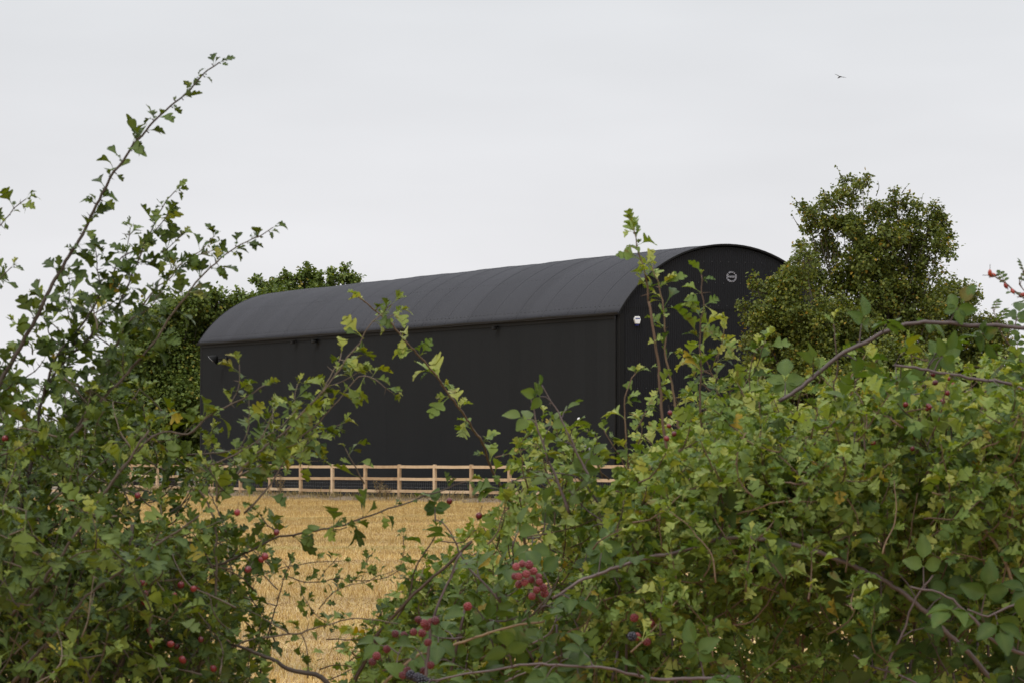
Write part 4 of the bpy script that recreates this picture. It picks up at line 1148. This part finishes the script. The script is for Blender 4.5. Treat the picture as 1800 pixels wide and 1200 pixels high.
A.stems(16, -150, 380, (900, 1150), 4.6, 5.4)
berries(A, 'haw', ME_HAW, [(183, 930), (280, 922), (417, 900), (486, 935), (466, 977), (459, 983), (436, 1000), (253, 1024), (256, 1042), (254, 1057), (318, 1027), (340, 1034), (347, 1032), (305, 1046), (263, 1107), (268, 1133), (300, 1131), (311, 1135), (320, 1158), (375, 1174), (353, 1123), (127, 876), (178, 886), (242, 870), (9, 770), (247, 1022), (270, 1130), (322, 1160)], 4.56, .88, dy=.14)
A.done()

# ---- 2: hawthorn behind the middle, its shoot arching across the barn wall
B = Plant('hawthorn_sapling', 'slender hawthorn whose leafy shoot arches across the middle of the black barn wall', 'bush', 880, 5.6, M['haw_leaf'], M['red_bark'])
B.px([(1010, 1250), (950, 1050), (905, 900), (870, 840), (850, 797), (833, 770), (813, 737), (787, 700), (763, 667), (733, 630), (710, 607), (683, 573), (655, 548), (630, 522)], 5.4, 5.0, r0=.006, r1=.0014, size=.034, gap=.028, rd=.70, tone=.6, nleaf=(2, 4), sub=.12, start=.0)
B.px([(905, 900), (925, 840), (940, 790), (955, 730)], 5.3, r0=.003, r1=.0012, size=.03, gap=.022, rd=.66)
topB = lambda x_: itp(x_, [600, 640, 700, 760, 800, 840, 880, 920, 1000, 1100], [1180, 1110, 1030, 980, 935, 890, 850, 830, 840, 825])
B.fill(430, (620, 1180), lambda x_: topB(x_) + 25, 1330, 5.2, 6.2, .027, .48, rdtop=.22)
B.fill(26, (885, 1040), lambda x_: itp(x_, [885, 930, 1000, 1040, 1085], [770, 710, 745, 815, 790]), 880, 4.9, 5.5, .026, .68, length=(.05, .12), nleaf=(2, 3))
B.fill(70, (600, 830), lambda x_: itp(x_, [600, 640, 700, 760, 830], [1160, 1090, 1020, 965, 930]), 1290, 4.9, 5.6, .026, .5, length=(.06, .14), nleaf=(2, 3))
B.stems(9, 700, 1100, (950, 1150), 5.3, 6.0)
B.px([(607, 1230), (660, 1127), (700, 1077), (743, 1033), (790, 990), (830, 950)], 5.0, r0=.006, r1=.003, size=.03, gap=.05, rd=.5, tone=.2)
B.px([(690, 1100), (717, 1050), (728, 1000), (755, 960), (770, 930)], 5.1, r0=.003, r1=.0014, size=.026, gap=.016, rd=.5, tone=.2, nleaf=(2, 3))
B.px([(585, 1240), (640, 1205), (667, 1198), (730, 1153), (800, 1130), (880, 1105), (960, 1090)], 4.8, r0=.0048, r1=.0025, size=.028, gap=.05, rd=.55, tone=.9)
berries(B, 'haw', ME_HAW, [(842, 906), (790, 880), (1190, 866), (1124, 840)], 5.0, 1.0, dy=.1)
B.done()

# ---- 3: bramble in front of the middle with clusters of berries
C = Plant('bramble_bush', 'bramble with clusters of unripe pink berries and broad leaves in the lower middle', 'bramble', 900, 4.9, M['bramble_leaf'], M['cane'])
C.kind = 'bramble'
C.px([(1000, 900), (965, 800), (947, 750), (936, 712), (930, 690)], 4.9, r0=.004, r1=.0014, size=.034, gap=.04, rd=.78, tone=.7)
C.px([(1040, 850), (1010, 790), (1003, 767), (985, 730), (970, 700), (952, 676)], 4.9, r0=.0035, r1=.001, size=.030, gap=.032, rd=.8, tone=.7)
C.px([(970, 1053), (1017, 1027), (1077, 997), (1140, 973), (1200, 961), (1269, 941), (1347, 948), (1402, 962), (1475, 985), (1553, 1026), (1635, 1090), (1695, 1145), (1741, 1195), (1790, 1270)], 4.6, r0=.0034, r1=.0052, size=.042, gap=.062, rd=.42, tone=.6)
C.px([(751, 1230), (753, 1147), (767, 1083), (787, 1027), (800, 990), (812, 970)], 4.5, r0=.0042, r1=.002, size=.042, gap=.07, rd=.42, tone=.45)
C.px([(1300, 1190), (1180, 1190), (1000, 1170), (870, 1180), (760, 1195)], 4.4, r0=.004, r1=.002, size=.042, gap=.055, rd=.42, tone=.5)
C.px([(880, 1060), (830, 1000), (800, 950), (780, 920), (765, 912)], 4.8, r0=.003, r1=.0012, size=.044, gap=.06, rd=.45, tone=.4)
C.px([(1060, 930), (1050, 880), (1010, 840), (960, 835), (900, 845)], 5.0, r0=.003, r1=.0012, size=.032, gap=.05, rd=.7, tone=.4)
C.px([(1120, 1000), (1080, 930), (1030, 890), (1000, 860)], 4.9, r0=.003, r1=.0012, size=.034, gap=.045, rd=.65, tone=.4)
C.fill(26, (900, 1250), lambda x_: 900, 1280, 4.6, 5.1, .040, .42, length=(.05, .12), gap=.04)
C.fill(18, (680, 980), lambda x_: itp(x_, [680, 980], [1080, 990]), 1290, 4.6, 5.1, .040, .45, length=(.05, .12), gap=.04)
C.stems(8, 800, 1300, (1050, 1180), 4.6, 5.1, .007)
cl = [(907, 995), (918, 990), (930, 992), (912, 1012), (925, 1008), (938, 1003), (905, 1012), (934, 1018), (947, 1013), (922, 1022), (948, 1022), (955, 1032), (943, 1036), (957, 1042), (935, 1047), (912, 1026)]
berries(C, 'unripe_blackberry', ME_RED, cl, 4.50, .74, dy=.02)
berries(C, 'reddening_blackberry', ME_MID, [(695, 1113), (710, 1115), (727, 1110), (742, 1112), (735, 1088), (746, 1095), (757, 1092), (750, 1100), (752, 1128), (765, 1090), (680, 1140), (662, 1152), (655, 1162), (822, 1065), (800, 1078), (1115, 1085), (1145, 1095), (1120, 1118), (1137, 1127), (757, 1168), (745, 1178), (716, 1178), (708, 1186)], 4.50, .74, dy=.05)
berries(C, 'ripe_blackberry', ME_BLK, [(722, 1186), (733, 1190), (741, 1195), (750, 1199), (1111, 1118)], 4.40, 1.0, dy=.02)
C.done()

# ---- 4: hawthorn right of centre with upright shoots in front of the gable
D = Plant('hawthorn_thicket', 'pale green hawthorn on the right, two upright shoots in front of the barn gable', 'bush', 1230, 5.6, M['haw_leaf'], M['red_bark'])
kw = dict(size=.032, gap=.017, rd=.64, nleaf=(2, 4))
D.px([(1190, 900), (1163, 770), (1157, 727), (1153, 667), (1148, 600), (1140, 530)], 5.0, r0=.0045, r1=.003, tone=.5, size=.022, gap=.05, rd=.6, nleaf=(1, 2), end_cluster=False)
D.px([(1140, 530), (1134, 490), (1126, 460), (1119, 430), (1113, 398)], 5.0, r0=.003, r1=.0012, tone=.55, **kw)
D.px([(1200, 800), (1184, 700), (1176, 640), (1170, 590)], 5.1, r0=.0035, r1=.002, tone=.75, size=.026, gap=.035, rd=.65, nleaf=(1, 2), end_cluster=False)
D.px([(1170, 590), (1163, 533), (1153, 490), (1147, 470)], 5.1, r0=.0025, r1=.0012, tone=.75, **kw)
D.px([(1105, 830), (1100, 720), (1108, 675), (1118, 655)], 5.0, r0=.003, r1=.0012, tone=.6, size=.028, gap=.026, rd=.66, nleaf=(1, 3))
D.px([(1240, 850), (1232, 720), (1233, 653), (1230, 587), (1232, 537), (1233, 483)], 5.0, r0=.004, r1=.0012, tone=.35, **kw)
D.px([(1330, 800), (1322, 700), (1320, 650), (1330, 612)], 5.1, r0=.0035, r1=.0012, tone=.35, size=.031, gap=.018, rd=.6, nleaf=(2, 3), sub=.3)
D.px([(1270, 800), (1262, 700), (1250, 650), (1240, 630)], 5.2, r0=.003, r1=.0012, tone=.5, size=.030, gap=.018, rd=.65, nleaf=(2, 3), sub=.3)
D.px([(1406, 893), (1447, 787), (1475, 719), (1470, 677), (1478, 640), (1470, 590), (1465, 570)], 4.9, r0=.0045, r1=.0012, tone=.15, size=.036, gap=.034, rd=.62, nleaf=(2, 3))
D.px([(1060, 840), (1045, 800), (1050, 770), (1030, 755)], 5.0, r0=.002, r1=.001, tone=.5, size=.03, gap=.02, rd=.6)
D.px([(1110, 860), (1090, 800), (1070, 770), (1062, 755)], 5.0, r0=.002, r1=.001, tone=.5, size=.032, gap=.02, rd=.6)
D.px([(1282, 940), (1290, 860), (1300, 800), (1310, 760)], 4.7, r0=.0035, r1=.0015, tone=.8, size=.03, gap=.03, rd=.6)
D.px([(1549, 740), (1640, 865), (1690, 884), (1727, 925), (1764, 980), (1791, 1062)][1:], 4.55, r0=.002, r1=.0038, tone=.95, size=.03, gap=.06, rd=.6)
D.px([(1240, 1100), (1330, 1085), (1390, 1000), (1440, 960)], 4.6, r0=.003, r1=.0012, tone=.5, size=.034, gap=.03, rd=.66, nleaf=(2, 3))
topD = lambda x_: itp(x_, [980, 1050, 1090, 1125, 1160, 1200, 1250, 1290, 1320, 1400, 1470, 1550, 1650, 1750, 1850, 2000], [840, 815, 790, 745, 690, 665, 660, 680, 645, 690, 640, 625, 610, 600, 590, 580])
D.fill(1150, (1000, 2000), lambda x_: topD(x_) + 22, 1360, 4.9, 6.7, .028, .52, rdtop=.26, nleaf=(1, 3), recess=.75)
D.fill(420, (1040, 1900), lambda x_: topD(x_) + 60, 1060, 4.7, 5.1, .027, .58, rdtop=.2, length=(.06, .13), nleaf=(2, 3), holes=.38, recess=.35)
D.fill(70, (1120, 1900), lambda x_: topD(x_) - 25, 700, 5.0, 6.0, .027, .62, length=(.05, .1), gap=.018)
D.fill(230, (2000, 2700), lambda x_: 600 + .10 * (x_ - 2000), 1360, 4.9, 6.3, .030, .55, rdtop=.2, length=(.1, .24), nleaf=(2, 3))
D.stems(6, 1950, 2600, (800, 1100), 5.1, 6.0)
D.stems(12, 1050, 1850, (800, 1100), 5.1, 6.2)
berries(D, 'haw', ME_HAW, [(1178, 725), (1176, 748), (1185, 762), (1172, 770), (1640, 657), (1644, 672), (1674, 676), (1665, 690), (1657, 705), (1634, 715), (1630, 718), (1592, 711), (1535, 778), (1604, 788), (1632, 713), (1667, 665)], 4.70, .72, dy=.06)
D.fill(90, (1040, 1800), lambda x_: max(topD(x_) + 120, 900), 1250, 4.45, 4.75, .028, .60, length=(.06, .14), nleaf=(2, 3), holes=.38, recess=.35)
D.fill(150, (1150, 2000), lambda x_: topD(x_) + 40, 900, 4.45, 4.9, .027, .62, length=(.07, .15), nleaf=(2, 3), holes=.3)
D.done()

# ---- 5: bramble canes arching over the right
E_ = Plant('bramble_thicket', 'arching thick purplish bramble canes with broad green leaves at the far right', 'bramble', 1700, 4.9, M['bramble_leaf'], M['cane'])
E_.kind = 'bramble'
E_.px([(1370, 705), (1410, 680), (1440, 655), (1473, 633), (1527, 607), (1567, 590), (1627, 582), (1700, 585), (1800, 587), (1900, 610)], 4.75, r0=.0045, r1=.0045, size=.038, gap=.05, rd=.5, tone=.35)
E_.px([(1573, 640), (1633, 647), (1700, 655), (1750, 664), (1800, 680), (1900, 740)], 4.65, r0=.0028, r1=.004, size=.036, gap=.08, rd=.55, tone=.45)
E_.px([(1553, 1200), (1590, 1108), (1605, 1060), (1640, 1010)], 4.55, r0=.003, r1=.002, size=.046, gap=.05, rd=.4, tone=.55)
E_.px([(1800, 1150), (1740, 1120), (1700, 1080), (1650, 1040), (1600, 1030)], 4.45, r0=.004, r1=.002, size=.046, gap=.05, rd=.42, tone=.5)
E_.px([(1820, 1080), (1790, 1060), (1740, 1080), (1700, 1070)], 4.45, r0=.003, r1=.002, size=.046, gap=.04, rd=.42, tone=.5)
E_.px([(1640, 1230), (1600, 1190), (1540, 1170), (1500, 1150)], 4.5, r0=.003, r1=.002, size=.045, gap=.045, rd=.38, tone=.5)
E_.px([(1670, 985), (1690, 960), (1700, 930)], 4.6, r0=.004, r1=.004, size=.04, gap=.06, rd=.4, tone=.6)
E_.fill(34, (1480, 1900), lambda x_: 960, 1280, 4.55, 5.0, .044, .38, length=(.05, .12), gap=.045)
E_.fill(34, (1380, 1900), lambda x_: topD(x_) - 10, 900, 4.7, 5.2, .036, .52, length=(.05, .1), gap=.035)
E_.stems(8, 1500, 1880, (1000, 1150), 4.6, 5.2, .007)
E_.done()

# ---- 6: dog rose sprig at the top right
G_ = Plant('dog_rose', 'dog rose stems with red hips rising against the sky at the far right edge', 'rose bush', 1840, 5.2, M['bramble_leaf'], M['red_bark'])
G_.kind = 'rose'
G_.px([(1900, 700), (1870, 600), (1830, 545), (1800, 523), (1767, 497), (1742, 482)], 4.9, r0=.004, r1=.0014, size=.016, gap=.05, rd=.5, tone=.4, start=.2)
G_.px([(1900, 640), (1850, 570), (1810, 520), (1790, 495), (1800, 480)], 5.0, r0=.003, r1=.001, size=.018, gap=.02, rd=.5, tone=.4)
G_.px([(1860, 720), (1800, 640), (1760, 580), (1745, 540)], 5.2, r0=.003, r1=.001, size=.020, gap=.02, rd=.55, tone=.4)
G_.px([(1900, 800), (1820, 700), (1780, 640), (1740, 620)], 5.2, r0=.003, r1=.001, size=.020, gap=.02, rd=.55, tone=.4)
G_.stems(4, 1780, 1880, (700, 900), 5.0, 5.3, .006)
berries(G_, 'rose_hip', ME_HIP, [(1740, 480), (1744, 484), (1768, 503), (1797, 519), (1780, 512)], 4.9, .78, dy=.01)
G_.done()

# ---- 7: seedling maple leaves pushing through the right hedge
H_ = Plant('field_maple', 'bright green and yellow lobed maple leaves pushing through the hedge at the upper right', 'sapling', 1640, 5.3, M['maple_leaf'], M['red_bark'])
for (a_, b_, sz, rd) in ((1585, 690, .075, .45), (1560, 670, .06, .5), (1632, 688, .062, .95), (1648, 672, .045, .9), (1600, 740, .07, .35), (1640, 740, .055, .75), (1665, 735, .045, .9), (1590, 660, .05, .55)):
    p = P(a_, b_, 4.78)
    H_.L.add('palm', p, unit(np.array([rng.normal(0, .5), -.5, -.5])), unit(np.array([rng.normal(0, .3), -1.0, .7])), sz * .62, rd, .15, .25, .1)
    c = spline([P(1650, 900, 5.2), P((a_ + 1650) / 2, b_ + 90, 5.0), p], .02); H_.mb.tube(c, np.linspace(.003, .0012, len(c)), 5, .6)
H_.stems(2, 1600, 1660, (800, 860), 5.1, 5.3, .006)
H_.done()

# ------------------------------------------------------------------ stubble and dead grass
def stubble():
    VV = []; RR = []
    for (pxa, pxb, dens, excl, wd) in ((60, 1060, 330, False, .0048), (-1500, 3000, 48, True, .011)):
        ylist = np.arange(24, 116, .135)
        for y_ in ylist:
            x0_, x1_ = (pxa - 900) / F * y_, (pxb - 900) / F * y_
            # stop at the fence strip
            n_ = int((x1_ - x0_) * dens * .135)
            xs_ = rng.uniform(x0_, x1_, n_)
            if excl:
                q = 900 + F * xs_ / y_; xs_ = xs_[(q < 60) | (q > 1060)]
            ys_ = y_ + .06 * xs_ + rng.normal(0, .022, len(xs_))
            t_ = (ys_ - F0[1]) / FD[1]; lim = F0[0] + FD[0] * t_ - .9 + .25 * np.sin(ys_ * 1.7)
            ok = xs_ < lim; xs_, ys_ = xs_[ok], ys_[ok]; m_ = len(xs_)
            if not m_: continue
            lane = ((ys_ + .5 * np.sin(xs_ * .25)) % 3.4 < .42) | (np.sin(xs_ * 1.9 + ys_ * .8) * np.sin(ys_ * 2.3 - xs_ * .6) > .82); h_ = rng.uniform(.03, .10, m_) * (.85 + .3 * np.sin(ys_ * .9)); fall = (rng.random(m_) < .25) | (lane & (rng.random(m_) < .85))
            lx, ly = rng.normal(0, .028, m_), rng.normal(0, .028, m_)
            h_ = np.where(fall, .035, h_); lx = np.where(fall, rng.normal(0, .12, m_), lx); ly = np.where(fall, rng.normal(0, .08, m_), ly)
            z_ = gz(xs_, ys_); a_ = rng.uniform(0, math.pi, m_); dx, dy = np.cos(a_) * wd, np.sin(a_) * wd
            w2 = .6
            V = np.stack([np.stack([xs_ - dx, ys_ - dy, z_ - .01], 1), np.stack([xs_ + dx, ys_ + dy, z_ - .01], 1), np.stack([xs_ + lx + dx * w2, ys_ + ly + dy * w2, z_ + h_], 1), np.stack([xs_ + lx - dx * w2, ys_ + ly - dy * w2, z_ + h_ * .97], 1)], 1)
            VV.append(V.reshape(-1, 3)); RR.append(np.repeat(np.clip(rng.beta(2.5, 2, m_) + np.where(lane, -.28, .03), 0, 1), 4))
    V = np.vstack(VV); n_ = len(V) // 4
    Q_ = np.arange(n_ * 4).reshape(-1, 4)
    o = mesh_np('stubble', V, Q_, None, M['straw'], None, False, {'rnd': np.concatenate(RR)})
    tag(o, 'cut golden straw stubble covering the field', 'stubble', kind='stuff')
stubble()
def dead_grass():
    L = Leaves()
    n_ = 11000
    t_ = rng.uniform(-9, 10, n_); w_ = rng.normal(-.35, .42, n_)
    nr = np.array([-FD[1], FD[0]]) / np.linalg.norm(FD) * -1
    clump = .35 + .65 * (np.sin(t_ * 5.1) + np.sin(t_ * 13.7 + 1) > .1)
    for k in range(n_):
        x_, y_ = F0 + FD * t_[k] + np.array([w_[k], 0])
        z_ = float(gz(x_, y_)); h_ = rng.uniform(.07, .26) * clump[k] * (1.9 if rng.random() < .04 else 1)
        L.add('blade', (x_, y_, z_ - .01), (rng.normal(0, .35), rng.normal(0, .35), 1), (rng.normal(), rng.normal(), .1), h_, rng.uniform(0, 1), .1, rng.uniform(0, .6))
        if len(L.d['blade']) > 0:
            pass
    TPL['blade'] = (TPL['blade'][0] * np.array([1.6, 1, 1]), *TPL['blade'][1:])
    o = build_leaves(L, 'dead_grass', M['dry'], None, np.zeros(3))
    tag(o, 'dead tan grass and straw growing along the foot of the fence', 'grass', kind='stuff')
dead_grass()
# dried weeds by the fence
for (px_, i_, h_, lab) in ((492, -1.7, .85, 'tall dried brown weed standing against the fence, leftmost of the three'), (665, 1.35, .62, 'dried brown weed by the fence between two middle posts'), (678, 1.65, .42, 'short dried weed at the fence foot, rightmost of the three')):
    fx, fy = fence_xy(i_); fy -= .3
    fx = (px_ - 900) / F * fy; z0 = float(gz(fx, fy))
    rt = empty('dried_weed', (fx, fy, z0), lab, 'weed', 'dried weeds by the fence'); off = np.array([fx, fy, z0]); mb = MB(); L = Leaves()
    for k in range(9):
        d_ = unit(np.array([rng.normal(0, .35), rng.normal(0, .35), 1])); ln = h_ * rng.uniform(.6, 1.05)
        c = spline([off, off + d_ * ln * .5 + rng.normal(0, .02, 3), off + d_ * ln], .05); mb.tube(c, np.linspace(.007, .002, len(c)), 4, .5, False)
        for p in c[len(c) // 3:]:
            for _ in range(3):
                q = p + rng.normal(0, .03, 3); mb.tube([p, q], [.002, .001], 3, .5, False)
                L.add('tree', q, rand_unit(1)[0], rand_unit(1)[0], rng.uniform(.02, .05), rng.random())
    mb.build('stems', M['red_bark'], rt, True, off); build_leaves(L, 'leaves', M['dry'], rt, off)

# ------------------------------------------------------------------ the bird
BY = 250.0
bp_ = P(1475.8, 135.6, BY)
bd = empty('bird', tuple(bp_), 'dark bird of prey gliding with spread wings in the sky at the upper right', 'bird')
def bpx(a_, b_): return P(a_, b_, BY) - bp_
mb = MB()
secs = [(1472.2, 137.9, .012), (1473.0, 137.6, .035), (1474.2, 136.9, .045), (1475.6, 135.9, .062), (1477.0, 135.4, .058), (1478.4, 135.2, .035), (1479.4, 135.1, .012)]
c = np.array([bpx(a_, b_) for a_, b_, _ in secs]); mb.tube(c, [r_ for _, _, r_ in secs], 10)
def wing(pts):
    top_, bot_ = [], []
    for (a_, b_, ch, th_) in pts:
        q = bpx(a_, b_)
        top_.append([q + np.array([0, -ch * .5, .0]), q + np.array([0, -ch * .1, th_]), q + np.array([0, ch * .6, .0])])
        bot_.append([q + np.array([0, -ch * .1, -th_])])
    n_ = len(pts); V = []
    for k in range(n_): V += top_[k] + bot_[k]
    Q_ = []
    for k in range(n_ - 1):
        o0, o1 = k * 4, k * 4 + 4
        for a_, b_ in ((0, 1), (1, 2), (2, 3), (3, 0)): Q_.append((o0 + a_, o0 + b_, o1 + b_, o1 + a_))
    mb.add(V, Q_)
wing([(1476.0, 135.6, .22, .035), (1473.8, 133.8, .24, .03), (1471.6, 132.4, .22, .022), (1469.2, 131.4, .15, .014), (1466.8, 130.9, .05, .006)])
wing([(1476.0, 135.6, .22, .035), (1479.5, 135.9, .24, .024), (1482.5, 136.2, .22, .02), (1485.5, 136.5, .15, .016), (1488.0, 137.4, .05, .006)])
mb.build('body', M['bird'], bd)
